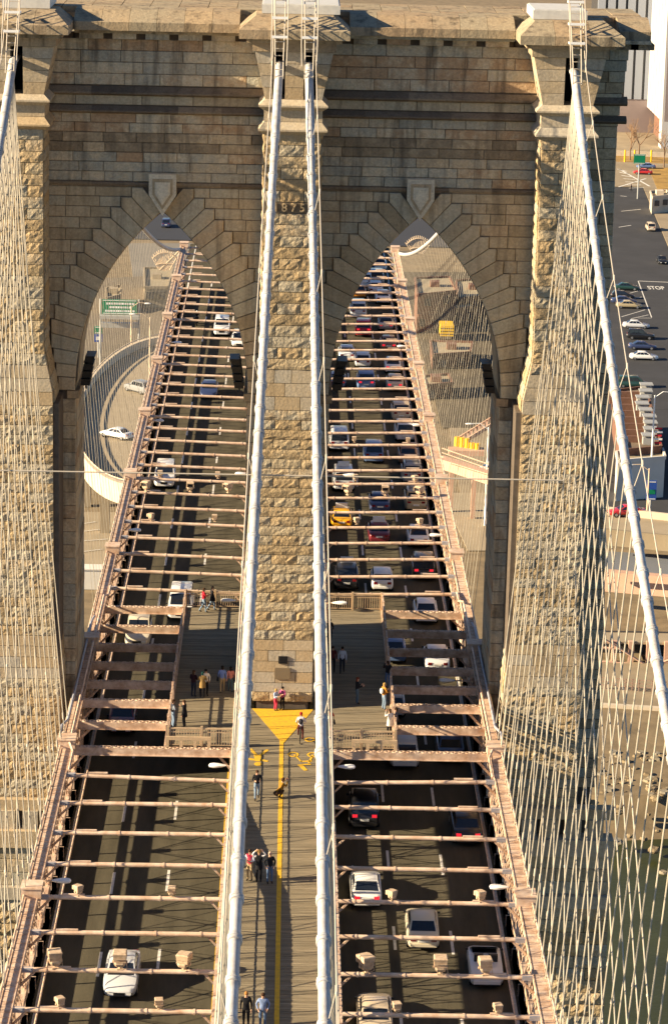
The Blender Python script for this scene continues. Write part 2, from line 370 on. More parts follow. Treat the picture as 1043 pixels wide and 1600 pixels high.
# outer strips of wall beyond the buttresses
def xw(z): return float(np.interp(z, [-40, 10, 30, 41, 45.6], [20.3, 20.15, 19.55, 19.5, 20.0]))
for s in (-1, 1):
    for k, (a, b) in enumerate(courses(-1.2, 45.6, .66)):
        xa, xb = sorted((s*(xo(a)-.05), s*xw((a+b)/2)))
        if k % 3 == 0: ashlar(xa, xb, a, b, y=P_, name='wall_block', amp=.07)
        else:
            mid = xa+(xb-xa)*R(.35, .65); ashlar(xa, mid, a, b, y=P_, name='wall_block', amp=.07); ashlar(mid, xb, a, b, y=P_, name='wall_block', amp=.07)
# pier below the deck
for s in (-1, 1):
    zz = courses(-6.8, -4.2, .85)+courses(-24, -7.6, .8)
    for k, (a, b) in enumerate(zz):
        n = 4+k % 2; cs = [0]+sorted((i+1)/n+R(-.05, .05) for i in range(n-1))+[1]
        for l, r in zip(cs, cs[1:]):
            xa, xb = sorted((s*(12.2+8.6*l), s*(12.2+8.6*r)))
            if a < -7.5: rock(xa, xb, xa, xb, a, b, -1.0, amp=.16, name='pier_block')
            else: ashlar(xa, xb, a, b, y=-.75, name='pier_block', m=VOU)
    for k in range(6):
        xa, xb = sorted((s*(12.3+1.4*k), s*(12.3+1.4*k+.95)))
        g = MB(); g.box(xa, xb, -.62, 0, -3.1, -1.9); blocks.append(('ledge_block', g, SMOOTH, 1))
    for (za, zb, yf) in ((-1.9, -1.2, -.5), (-4.2, -3.1, -1.0), (-7.6, -6.8, -1.2)):
        g = MB(); xa, xb = sorted((s*12.2, s*20.9)); g.box(xa, xb, yf, .4, za, zb); blocks.append(('ledge_course', g, SMOOTH, 6))
# emit the blocks: up to 300 of a name as parts, the rest as one part
names = {}
for bl in blocks: names.setdefault(bl[0], []).append(bl)
for nm, bl in names.items():
    bl.sort(key=lambda t: -t[3])
    keep, rest = bl[:300], bl[300:]
    for _, b, m, _a in keep: b.build(nm, m, TW)
    if rest:
        for m in {id(t[2]): t[2] for t in rest}.values():
            j = MB()
            for t in rest:
                if t[2] is m: j.join(t[1])
            o = j.build(nm+'_remainder', m, TW); o['kind'] = 'stuff'
# --- core behind the blocks
core = MB(); mort = MB()
core.box(-2.44, 2.44, 3.75, 10.25, -36, 45.9)
mort.box(-2.43, 2.43, P_+.05, 3.74, -36, 45.9)
mort.box(-1.6, 1.6, .1, P_+.04, 4, 42.3)
for s in (-1, 1):
    x0, x1 = sorted((s*13.08, s*19.4)); core.box(x0, x1, 3.75, 10.25, -36, 45.9); mort.box(x0, x1, P_+.05, 3.74, -36, 45.9)
    x0, x1 = sorted((s*19.4, s*20.2)); mort.hexa([(x0, P_+.05, -36), (x1, P_+.05, -36), (x1, 10.2, -36), (x0, 10.2, -36)], [(x0 if s > 0 else x0+.8, P_+.05, 45.9), (x1-.8 if s > 0 else x1, P_+.05, 45.9), (x1-.8 if s > 0 else x1, 10.2, 45.9), (x0 if s > 0 else x0+.8, 10.2, 45.9)])
    x0, x1 = sorted((s*14.75, s*17.5)); mort.box(x0, x1, .12, P_+.04, -36, 42.3)
    x0, x1 = sorted((s*13.8, s*18.0)); mort.box(x0, x1, .1, P_+.03, -36, 24)
    x0, x1 = sorted((s*12.3, s*20.8)); mort.box(x0, x1, -.6, 3.4, -36.2, -4.3)
for ax in (-AX, AX):
    n = 24
    for i in range(n):
        t0, t1 = TH*i/n, TH*(i+1)/n; a, b = arc(t0, RA), arc(t1, RA)
        for sd_ in (1, -1):
            q = [(ax-sd_*(5.4), a[1]), (ax+sd_*a[0], a[1]), (ax+sd_*b[0], b[1]), (ax-sd_*5.4, b[1])]
            core.prism(q, lambda x, z: (x, 3.75, z), lambda x, z: (x, 10.25, z), .4)
            mort.prism(q, lambda x, z: (x, P_+.05, z), lambda x, z: (x, 3.74, z), .4)
    core.box(ax-5.4, ax+5.4, 3.75, 10.25, ZS+RISE, 45.9); mort.box(ax-5.4, ax+5.4, P_+.05, 3.74, ZS+RISE, 45.9)
core.box(-19.3, 19.3, 3.9, 10.1, -36.3, -6.0)
core.build('masonry_core', VOU, TW); mort.build('mortar_bed', MORTAR, TW)
# rear buttresses
rb = MB()
for z0, z1 in courses(0, 42.4, 1.3):
    if z0 > 4: rb.box(-xc(z0), xc(z0), 10.3, 14.0+R(-.05, .05), z0+.02, z1-.02)
    for s in (-1, 1):
        x0, x1 = sorted((s*xi(z0), s*xo(z0))); rb.box(x0, x1, 10.3, 14.0+R(-.05, .05), z0+.02, z1-.02)
rb.box(-1.6, 1.6, 10.2, 13.9, -36, 42.3)
for s in (-1, 1):
    x0, x1 = sorted((s*14.8, s*17.5)); rb.box(x0, x1, 10.2, 13.9, -36, 42.3)
rb.build('rear_buttress', ASH, TW)
# --- mouldings
def weathering(x0, x1, zt, zb, yb, out, ths, m, nm, ends=True):
    """sloping ledge: back line at (yb, zt), front edge at (yb-out, zb), thickness ths"""
    n = max(1, int((x1-x0)/2.4))
    for i in range(n):
        a, b = x0+(x1-x0)*i/n+(.008 if i else 0), x0+(x1-x0)*(i+1)/n
        g = MB(); g.prism([(yb+.2, zt), (yb, zt), (yb-out, zb), (yb-out, zb-ths), (yb-out*.3, zb-ths-.12), (yb+.2, zb-ths-.12)], lambda y, z: (a, y, z), lambda y, z: (b, y, z))
        g.build(nm, m, TW)
for lo_, hi_ in ((-14.66, -1.7), (1.7, 14.66)):
    weathering(lo_, hi_, 42.78, 42.46, P_, .38, .10, GRIME, 'weathered_ledge')
    weathering(lo_, hi_, 41.62, 41.36, P_, .36, .08, GRIME, 'weathered_ledge')
    weathering(lo_, hi_, 37.08, 37.02, P_, .10, .12, GRIME, 'string_course')
for s in (-1, 1):
    lo_, hi_ = sorted((s*17.6, s*20.0))
    weathering(lo_, hi_, 42.78, 42.46, P_, .38, .10, GRIME, 'weathered_ledge'); weathering(lo_, hi_, 41.62, 41.36, P_, .36, .08, GRIME, 'weathered_ledge')
def collar(cx, hw, zt, zb, out, nm):
    g = MB()
    r0 = [(cx-hw, P_, zt), (cx-hw, 0, zt), (cx+hw, 0, zt), (cx+hw, P_, zt)]
    e = hw+out; r1 = [(cx-e, P_, zb), (cx-e, -out, zb), (cx+e, -out, zb), (cx+e, P_, zb)]
    r2 = [(x, y, z-.1) for x, y, z in r1]; k = hw+.05; r3 = [(cx-k, P_, zb-.32), (cx-k, -.06, zb-.32), (cx+k, -.06, zb-.32), (cx+k, P_, zb-.32)]
    g.loft([r3, r2, r1, r0]); g.build(nm, SMOOTH, TW)
    return g
for cx, hw in ((0, 1.68), (-16.12, 1.5), (16.12, 1.5)):
    collar(cx, hw, 42.6, 42.28, .36, 'buttress_ledge'); collar(cx, hw, 41.3, 40.86, .36, 'buttress_ledge')
    g = MB(); g.box(cx-hw-.04, cx+hw+.04, -.03, P_, 41.3, 41.96); g.build('buttress_band', SMOOTH, TW)
    # flared head with slots where the cables enter
    slots = [-.88, .95] if cx == 0 else [.12 if cx > 0 else -.08]
    xs = [-1]
    edges = [cx-hw]
    for sl_ in slots: edges += [cx+sl_-.36, cx+sl_+.36]
    edges.append(cx+hw)
    for k in range(0, len(edges), 2):
        for a, b in courses(42.6, 45.4, .7):
            def fl(x, z):
                f = (z-42.6)/2.8*.62
                return x-f if x == edges[0] else x+f if x == edges[-1] else x
            g = MB(); x0, x1 = edges[k], edges[k+1]
            ya, yb = -(a-42.6)*.08, -(b-42.6)*.08
            g.hexa([(fl(x0, a)+.01, ya, a+.012), (fl(x1, a)-.01, ya, a+.012), (fl(x1, a)-.01, P_, a+.012), (fl(x0, a)+.01, P_, a+.012)],
                   [(fl(x0, b)+.01, yb, b-.012), (fl(x1, b)-.01, yb, b-.012), (fl(x1, b)-.01, P_, b-.012), (fl(x0, b)+.01, P_, b-.012)])
            g.build('capital_block', SMOOTH if cx == 0 or True else ASH, TW)
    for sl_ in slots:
        g = MB(); g.box(cx+sl_-.4, cx+sl_+.4, 2.4, 3.4, 42.5, 45.4); g.build('cable_slot_back', DARK, TW)  # slot back coloured near black to paint in the recess shade
    h2 = hw+.75; g = MB(); g.box(cx-h2, cx+h2, -.45, P_, 45.42, 45.92); g.build('corbel', COPE, TW)
    g = MB(); h3 = hw+1.1; g.box(cx-h3, cx+h3, -.75, 3.6, 45.93, 46.18); g.build('bed_mould', COPE, TW)
    # cap slab with hipped top, of three stones
    h4 = hw+1.55
    for k in range(3):
        a, b = cx-h4+2*h4*k/3+.01, cx-h4+2*h4*(k+1)/3-.01
        ia, ib = (a+.95 if k == 0 else a), (b-.95 if k == 2 else b)
        g = MB(); g.loft([[(a, -1.35, 46.2), (b, -1.35, 46.2), (b, 3.8, 46.2), (a, 3.8, 46.2)], [(a, -1.35, 46.72), (b, -1.35, 46.72), (b, 3.8, 46.72), (a, 3.8, 46.72)], [(ia, .6, 47.42), (ib, .6, 47.42), (ib, 3.8, 47.42), (ia, 3.8, 47.42)]])
        g.build('cap_stone', COPE, TW)
# long coping between the caps, roof and side caps
for lo_, hi_ in ((-13.05, -3.25), (3.25, 13.05), (-21.2, -19.3), (19.3, 21.2)):
    n = max(1, int(round((hi_-lo_)/1.65)))
    for i in range(n):
        a, b = lo_+(hi_-lo_)*i/n+.01, lo_+(hi_-lo_)*(i+1)/n-.01
        g = MB(); y0 = 2.15
        if abs(lo_) > 15 and abs(hi_) > 15:
            y0 = 3.0; s = 1 if lo_ > 0 else -1
        g.prism([(y0, 46.2), (y0, 46.7), (y0+1.7, 47.3), (5.5, 47.36), (5.5, 46.2)], lambda y, z: (a, y, z), lambda y, z: (b, y, z)); g.build('coping_stone', COPE, TW)
    g = MB(); g.box(lo_, hi_, 2.75, 5, 45.98, 46.19); g.build('coping_bed', ASH, TW)
    n = max(2, int((hi_-lo_)/1.9))
    for i in range(n):
        a = lo_+(hi_-lo_)*(i+.5)/n; g = MB(); g.box(a-.7, a+.7, 3.05, 4.5, 45.62, 45.97); g.build('frieze_block', ASH, TW)
g = MB()
for i in range(24):
    for j in range(4):
        x0 = -21+i*1.75; g.box(x0+.02, x0+1.73, 5.55+j*1.6, 5.55+j*1.6+1.57, 47.0, 47.3+R(0, .03))
g.build('roof_pavers', COPE, TW)['kind'] = 'stuff'
g = MB(); g.box(-21, 21, 5.5, 12.2, 45.9, 46.98); g.build('roof_slab', COPE, TW)
for x0, x1 in ((-1.95, 2.65), (14.0, 17.2), (-17.2, -14.4)):
    g = MB(); g.box(x0, x1, 1.7, 6.5, 47.44, 47.95); g.box(x0+.08, x1-.08, 1.8, 6.4, 47.95, 48.0); g.build('saddle_housing', mat('saddle_cover_paint', (.62, .60, .55), .5, n_scale=2, n_amt=.2), TW)
KEY = stone_mat('pale_keystone_granite', [(0, (.64, .57, .44)), (.5, (.68, .62, .48)), (1, (.64, .59, .47))], .25, 7, .2)
# keystone shields
for ax in (-AX, AX):
    sh = [(-.82, 37.62), (-.82, 36.35), (0, 35.12), (.82, 36.35), (.82, 37.62)]
    for k, (f, y0, y1) in enumerate(((1, 2.98, 3.6), (.74, 2.90, 2.99), (.56, 2.86, 2.905), (.42, 2.80, 2.865))):
        q = [(ax+x*f, 36.55+(z-36.55)*f) for x, z in sh]
        g = MB(); g.prism(q, lambda x, z: (x, y0, z), lambda x, z: (x, y1, z)); g.build('keystone_shield' if k == 0 else 'shield_panel', KEY if k != 1 else VOU, TW)
# date numerals, plaque, grille
def text_mesh(s, size, ext, m):
    cu = bpy.data.curves.new('t', 'FONT'); cu.body = s; cu.size = size; cu.extrude = ext; cu.align_x = 'CENTER'; cu.align_y = 'CENTER'; cu.resolution_u = 3; cu.offset = .012*size
    o = bpy.data.objects.new('t', cu); C.objects.link(o); dg = bpy.context.evaluated_depsgraph_get(); dg.update()
    me = bpy.data.meshes.new_from_object(o.evaluated_get(dg)); bpy.data.objects.remove(o); me.materials.clear(); me.materials.append(m); return me
for ch, x in zip('1875', (-.92, -.42, .12, .64)):
    o = inst('numeral', text_mesh(ch, .68, .08, SMOOTH), TW, Matrix.Translation((x, -.07, sum(date_z)/2)) @ Matrix.Rotation(math.pi/2, 4, 'X'))
pz = gy(443, 1052, 0).z; g = MB(); g.box(-.5, .45, -.08, .05, pz-.36, pz+.36); g.build('plaque', mat('bronze_plaque', (.22, .17, .11), .5, metal=.3), TW)
g = MB(); vz = gy(443, 1031, 0).z; g.box(-.28, .28, -.06, .05, vz-.24, vz+.24)
for k in range(5): g.box(-.25, .25, -.09, -.06, vz-.2+k*.1-.02, vz-.2+k*.1+.02)
g.build('vent_grille', BLACK, TW)
# ================================================================ BRIDGE DECK
Y0, Y1 = -78.0, 176.0                           # river end and land end of the trussed deck
def setting(name, b, m): o = b.build(name, m); o['kind'] = 'structure'; return o
ROADS = {}
for s, nm in ((-1, 'roadway_oncoming'), (1, 'roadway_outbound')):
    b = MB(); x0, x1 = sorted((s*2.45, s*13.1)); b.box(x0, x1, Y0, 205, -.5, 0); ROADS[s] = setting(nm, b, ASPH)
dash = MB().box(-.08, .08, -1.6, 1.6, 0, .004).mesh('lane_dash', PAINTW)
for s in (-1, 1):
    for xl in (6.32, 9.42):
        # dash rhythm read off the photograph (near y = -27)
        y = -27.6-11.3*4+(.0 if s < 0 else 3.6)+(0 if xl < 8 else -.5)
        while y < 202:
            inst('lane_dash', dash, ROADS[s], Matrix.Translation((s*xl, y, .004))); y += 11.3
    b = MB(); b.box(s*12.28-.07, s*12.28+.07, Y0, 204, .004, .008); b.build('edge_line', PAINTW, ROADS[s])
    b = MB(); b.box(s*3.28-.08, s*3.28+.08, Y0, 204, .004, .008); b.build('edge_line', PAINTY if s < 0 else PAINTW, ROADS[s])
# --- promenade
b = MB(); b.box(-2.5, 2.5, Y0, -7.45, 4.58, 4.86); b.box(-2.5, 2.5, 21.55, Y1+60, 4.58, 4.86)
b.box(-6.75, 6.75, -7.4, -.75, 4.58, 4.86)
for s in (-1, 1):
    x0, x1 = sorted((s*2.6, s*6.75)); b.box(x0, x1, -.75, 21.5, 4.58, 4.86)
PROM = setting('promenade', b, WOODD)
pl = MB(); pw = .235
def planks(x0, x1, y0, y1):
    y = y0
    while y < y1-.05:
        z = 4.945+R(-.006, .006); pl.box(x0+R(-.03, .03), x1+R(-.03, .03), y+.012, y+pw-.012, 4.87, z); y += pw
planks(-2.5, 2.5, Y0, -7.45); planks(-6.75, 0, -7.4, -.15); planks(.01, 6.75, -7.4, -.15)
for s in (-1, 1):
    x0, x1 = sorted((s*1.95, s*6.75)); planks(x0, x1, -.1, 3.4); x0, x1 = sorted((s*2.5, s*6.75)); planks(x0, x1, 3.4, 10.5); planks(min(s*2.0, s*6.75), max(s*2.0, s*6.75), 10.5, 21.5)
planks(-2.5, 2.5, 21.55, 140)
pl.build('planks', WOOD, PROM)['kind'] = 'stuff'
zp = 4.958
b = MB(); b.box(-.12, .12, Y0, -5.9, zp-.004, zp); b.build('painted_line', PAINTY, PROM)
b = MB(); b.prism([(-1.85, -.16), (0, -6.4), (.16, -6.4), (1.95, -.16)], lambda x, y: (x, y, zp), lambda x, y: (x, y, zp+.004)); b.build('painted_triangle', PAINTY, PROM)
def flat(polys, nm, m, parent, z):
    b = MB()
    for q in polys: b.prism(q, lambda x, y: (x, y, z), lambda x, y: (x, y, z+.004))
    return b.build(nm, m, parent)
def ringpoly(cx, cy_, r0, r1, n=16, ky=1):
    return [[(cx+r*math.cos(t)*1, cy_+r*math.sin(t)*ky) for r, t in ((r0, a), (r1, a), (r1, c), (r0, c))] for a, c in ((2*math.pi*i/n, 2*math.pi*(i+1)/n) for i in range(n))]
# walking figure and bicycle symbols (their heads point towards the camera)
wx, wy = -1.35, -8.9
flat([[(wx-.28, wy+.2), (wx+.22, wy+.2), (wx+.15, wy-.9), (wx-.18, wy-.9)], [(wx-.2, wy+.1), (wx+.0, wy+.1), (wx-.4, wy+1.3), (wx-.62, wy+1.3)], [(wx, wy+.1), (wx+.2, wy+.1), (wx+.62, wy+1.1), (wx+.45, wy+1.25)],
      [(wx-.2, wy-.5), (wx-.9, wy-.2), (wx-.95, wy-.5), (wx-.2, wy-.8)], [(wx+.15, wy-.5), (wx+.6, wy-.75), (wx+.55, wy-1.0), (wx+.1, wy-.8)]]+ringpoly(wx, wy-1.35, 0, .24, 10, 1.4), 'painted_walker', PAINTY, PROM, zp)
bx_, by_ = 1.25, -9.4
flat(ringpoly(bx_-.55, by_+.9, .22, .34, 16, 1.3)+ringpoly(bx_+.6, by_+.9, .22, .34, 16, 1.3)+[[(bx_-.55, by_+.9), (bx_-.1, by_-.4), (bx_, by_-.4), (bx_-.42, by_+.9)], [(bx_-.1, by_-.4), (bx_+.55, by_-.3), (bx_+.55, by_-.1), (bx_-.1, by_-.2)], [(bx_+.55, by_+.9), (bx_+.3, by_-.6), (bx_+.42, by_-.6), (bx_+.68, by_+.9)], [(bx_, by_-.9), (bx_+.5, by_-.9), (bx_+.5, by_-.7), (bx_, by_-.7)], [(bx_-.3, by_-.9), (bx_+.1, by_-1.9), (bx_+.3, by_-1.8), (bx_, by_-.8)]]+ringpoly(bx_+.45, by_+3.6, .2, .33, 14, 1.3), 'painted_bicycle', PAINTY, PROM, zp)
# ================================================================ STEEL FRAMES OVER THE ROADWAYS
def inner_z(y):                                  # inner chord climbs above the promenade away from the tower
    return float(np.interp(y, [-200, -32, -13.5, 30, 300], [6.06, 6.06, 4.86, 4.86, 4.86]))
STRUT_R = [-12.79-4.572*k for k in range(15)]
STRUT_L = [25.7+4.572*k for k in range(33)]
STRUT_B = [-8.07, -3.42, .73, 4.42, 8.27, 12.27, 16.45, 20.97]
NODES = sorted(STRUT_R+STRUT_B+STRUT_L)
utube = MB().tube([(0, 0, 0), (0, 0, 1)], 1.0, 10).mesh('strut_tube', STEELT, True)
urod = MB().tube([(0, 0, 0), (0, 0, 1)], 1.0, 6).mesh('rod', STEEL, True)
ubar = MB().box(-.5, .5, -.5, .5, 0, 1).mesh('bar', STEEL)
ubarg = MB().box(-.5, .5, -.5, .5, 0, 1).mesh('plate', STEELG)
ubard = MB().box(-.5, .5, -.5, .5, 0, 1).mesh('girder_bar', STEELD)
band_m = MB().tube([(0, 0, 0), (0, 0, 1)], 1.0, 10).mesh('strut_collar', STEELT, True)
# laced box strut, unit length along x from 0 to 1 in real metres is built per length
def laced(L):
    b = MB()
    b.box(0, L, -.2, -.14, -.22, .22); b.box(0, L, .14, .2, -.22, .22); b.box(0, L, -.19, .19, -.24, -.2)
    b.box(0, L, -.28, -.2, -.24, -.19)
    n = int(L/.42)
    for i in range(n):
        x = (i+.5)*L/n; b.bar((x-.2, -.15, .235), (x+.2, .15, .235), .09, .03); b.bar((x-.2, .15, .235), (x+.2, -.15, .235), .09, .03)
    return b.mesh('laced_strut', STEEL)
def frame(s, label):
    fr = thing('steel_truss', label, 'bridge truss', (s*7.7, -30, 0), group='steel trusses over the roadways')
    xo_, xi_ = s*12.68, s*2.78
    def seg(name, me, p, q, w_, h=None, par=None): return inst(name, me, par or fr, seg_matrix(p, q, w_, h))
    # chords
    for k, (a, c) in enumerate(zip(NODES, NODES[1:])):
        b = MB(); a_, c__ = a+.01, c-.01
        b.box(xo_-.33, xo_+.33, a_, c__, 4.84, 5.06); b.box(xo_-.33, xo_-.28, a_, c__, 5.06, 5.15); b.box(xo_+.28, xo_+.33, a_, c__, 5.06, 5.15)
        n = 8
        for i in range(n):
            yy = a+(c-a)*(i+.5)/n; dl = (c-a)/n/2-.03; b.box(xo_-.26, xo_+.26, yy-dl, yy+dl, 5.06, 5.12)
        b.build('top_chord', STEEL, fr)
        za, zc_ = inner_z(a), inner_z(c); b = MB()
        b.hexa([(xi_-.22, a_, za-.21), (xi_+.22, a_, za-.21), (xi_+.22, c__, zc_-.21), (xi_-.22, c__, zc_-.21)], [(xi_-.22, a_, za+.12), (xi_+.22, a_, za+.12), (xi_+.22, c__, zc_+.12), (xi_-.22, c__, zc_+.12)])
        for i in range(7):
            f = (i+.5)/7; yy = a+(c-a)*f; z_ = za+(zc_-za)*f+.12; b.box(xi_-.19, xi_+.19, yy-.12, yy+.12, z_-.05, z_+.025)
        b.build('inner_chord', STEEL, fr)
        # lower girders and rails
        for x_, gh, r1, r2, nm in ((xo_, .68, 1.33, 1.76, 'outer'), (xi_, .85, 1.32, None, 'inner')):
            b = MB(); b.box(x_-.13, x_+.13, a_, c__, -.4, gh-.04)
            b.box(x_-.17, x_+.17, a_, c__, gh-.04, gh)
            for i in range(8): yy = a+(c-a)*(i+.5)/8; b.box(x_-.2, x_+.2, yy-.03, yy+.03, .02, gh+.012); b.build('edge_girder', STEEL, fr)
            b = MB(); b.box(x_-.06, x_+.06, a_, c__, r1-.09, r1+.09); b.build('rail', STEEL, fr)
            if r2: b = MB(); b.box(x_-.13, x_+.13, a_, c__, r2-.17, r2+.17); b.build('mid_chord', STEEL, fr)
        # posts, diagonals
        for x_, zt, zl in ((xo_, lambda y: 4.84, 1.9), (xi_, lambda y: inner_z(y)-.28, 1.4)):
            seg('post', ubar, (x_, a, .68), (x_, a, zt(a)), .13, .12)
            m_ = (a+c)/2; seg('post', ubar, (x_, m_, .68), (x_, m_, zt(m_)), .07, .07)
            for (ya, yb) in ((a, c), (c, a)):
                seg('diagonal', ubar, (x_-.05*s, ya, zl), (x_-.05*s, yb, zt(yb)-.02), .05, .05)
            for (ya, yb) in ((a, (a+c)/2), ((a+c)/2, a), ((a+c)/2, c), (c, (a+c)/2)):
                if a < 120: seg('lattice_bar', ubar, (x_-.14*s, ya, zl), (x_-.14*s, yb, 3.75 if x_ == xo_ else 3.9), .035, .03)
        b = MB(); b.box(xo_-.05-s*.1, xo_+.05-s*.1, a-.3, a+.3, 1.5, 2.35); b.build('gusset', STEEL, fr)
        b = MB(); b.box(xo_-.04-s*.16, xo_+.04-s*.16, a-.34, a+.34, 3.75, 4.83); b.build('gusset', STEEL, fr)
        # pierced lacing panel along the upper web (round holes read as a chain of rings)
        if a < 150:
            b = MB(); n = 5
            for i in range(n):
                yy = a+(c-a)*(i+.5)/n; zz = 4.2
                b.bar((xo_-s*.12, yy-.42, zz-.42), (xo_-s*.12, yy+.42, zz+.42), .06, .13, (1, 0, 0)); b.bar((xo_-s*.2, yy-.42, zz+.42), (xo_-s*.2, yy+.42, zz-.42), .06, .13, (1, 0, 0))
                b.tube([(xo_-s*.1, yy, zz), (xo_-s*.26, yy, zz)], .17, 8)
            b.bar((xo_-s*.12, a, 4.66), (xo_-s*.12, c, 4.66), .12, .1); b.bar((xo_-s*.12, a, 3.74), (xo_-s*.12, c, 3.74), .1, .08)
            b.build('lacing', STEEL, fr)
    # edge pipe along the chord
    pipe = [(xo_+s*.36, y, 5.3) for y in NODES]
    b = MB(); b.tube(pipe, .055, 6); b.build('pipe', STEELT, fr)
    for j in range(0, len(NODES), 5):               # junction housings
        b = MB(); y = NODES[j]; b.box(xo_-.5, xo_+.5, y-.55, y+.55, 5.0, 5.62); b.box(xo_-.55, xo_+.55, y-.6, y+.6, 5.62, 5.7); b.build('junction_box', STEELT, fr)
    # cross struts
    for y in STRUT_R+STRUT_L:
        zi = inner_z(y)-.08; zo_ = 5.0
        p, q = (xo_-s*.3, y, zo_), (xi_+s*.2, y, min(zi, 5.02))
        t = seg('cross_strut', utube, p, q, .122)
        d = Vector(q)-Vector(p)
        for f in (.12, .38, .66, .9):
            P = Vector(p)+d*f; seg('collar', band_m, P, P+d.normalized()*.10, .15, None, t)
        seg('end_plate', ubarg, p, (p[0]-s*.55, y, p[2]), .22, .24, t)
        seg('knee_brace', ubar, (xo_-s*.95, y, zo_-.1), (xo_-s*.12, y, zo_-.95), .11, .11, t)
        seg('knee_brace', ubar, (xi_+s*.75, y, q[2]-.1), (xi_+s*.1, y, q[2]-.8), .10, .10, t)
        b = MB(); xa, xb = sorted((xo_-s*1.6, xo_-s*2.7)); b.box(xa, xb, y-.06, y+.06, zo_+.12, zo_+.2); b.build('saddle_clip', STEELT, t)
    for y in STRUT_B:
        xb = s*6.85 if -7.4 < y < 21.4 else xi_
        L = abs(xo_-s*.3-xb); lm = laced(L); x0 = min(xo_-s*.3, xb)
        t = inst('laced_strut', lm, fr, Matrix.Translation((x0, y, 4.86)))
        seg('knee_brace', ubar, (xo_-s*1.15, y, 4.7), (xo_-s*.12, y, 3.6), .13, .13, t)
        if xb == xi_: seg('knee_brace', ubar, (xi_+s*1.0, y, 4.7), (xi_+s*.1, y, 3.7), .13, .13, t)
    # side beam carrying the tower platform
    b = MB(); b.box(s*6.85-.13, s*6.85+.13, -7.5, 21.5, 4.5, 5.02); b.build('platform_beam', STEEL, fr)
    # pipes on the chord by the tower
    b = MB(); x_ = xo_-s*.45; b.tube([(x_, -12.6, 5.2), (x_, -9.4, 5.25), (x_+s*.25, -8.6, 5.5), (x_+s*.25, 22.2, 5.5), (x_, 23.0, 5.3), (x_, 25.6, 5.2)], .075, 8); b.build('conduit', STEELT, fr)
    b = MB(); x_ = xo_+s*.22; b.tube([(x_+s*.3, -6.4, 5.2), (x_+s*.3, -5.6, 5.5), (x_, -4.6, 5.55), (x_, 15.8, 5.55), (x_-s*.1, 17.5, 5.4)], .08, 8); b.build('conduit', STEELG, fr)
    # road-side pipes low down
    b = MB(); b.tube([(s*12.05, Y0, .55), (s*12.05, Y1, .55)], .05, 6); b.build('guard_pipe', STEELT, fr)
    return fr
FR = {-1: frame(-1, 'pale pink steel truss frame and struts over the roadway of oncoming cars'), 1: frame(1, 'pale pink steel truss frame and struts over the crowded roadway of cars seen from behind')}
# ================================================================ MAIN CABLES
def cab(kind, y):
    """(x offset, z) of a cable; river side y<-1.5, land side y>15.5"""
    if y <= 7:
        t = max(0, -1.5-y); z = 44.6-.321*t+.00066*t*t
        x = (.86+.0135*t-.00007*t*t) if kind == 'i' else 16.3-.0325*t+.00009*t*t
    else:
        t = max(0, y-15.5); z = 44.6-.36*t+.000676*t*t
        x = (.86+.0125*t-.00004*t*t) if kind == 'i' else 16.3-.0325*t+.00008*t*t
    return x, z
urope = MB().tube([(0, 0, 0), (0, 0, 1)], 1.0, 6, False).mesh('suspender', ROPE, True)
ustay = MB().tube([(0, 0, 0), (0, 0, 1)], 1.0, 6, False).mesh('stay', ROPE, True)
uclamp = MB().tube([(0, 0, 0), (0, 0, 1)], 1.0, 8).mesh('clamp', ROPEW, True)
bandm = MB().tube([(0, 0, 0), (0, 0, .28), (0, 0, .1801)], [.255, .255, .255], 14)
bandm = MB(); bandm.loft([[(r*math.cos(a*math.pi/7), r*math.sin(a*math.pi/7), z) for a in range(14)] for r, z in ((.22, -.17), (.262, -.15), (.262, -.03), (.235, -.02), (.235, .02), (.262, .03), (.262, .15), (.22, .17))])
bandm.box(-.06, .06, -.34, -.22, -.12, .12)
bandm = bandm.mesh('cable_band', CABLE, True)
CL = {(-1, 'o'): 'outer silver-white main cable leaving past the rim of the stone tower on the sunlit side', (-1, 'i'): 'silver-white main cable over the promenade beside the oncoming roadway',
      (1, 'i'): 'silver-white main cable over the promenade beside the outbound roadway', (1, 'o'): 'outer silver-white main cable on the river-street side, with long hand rope'}
CABS = {}
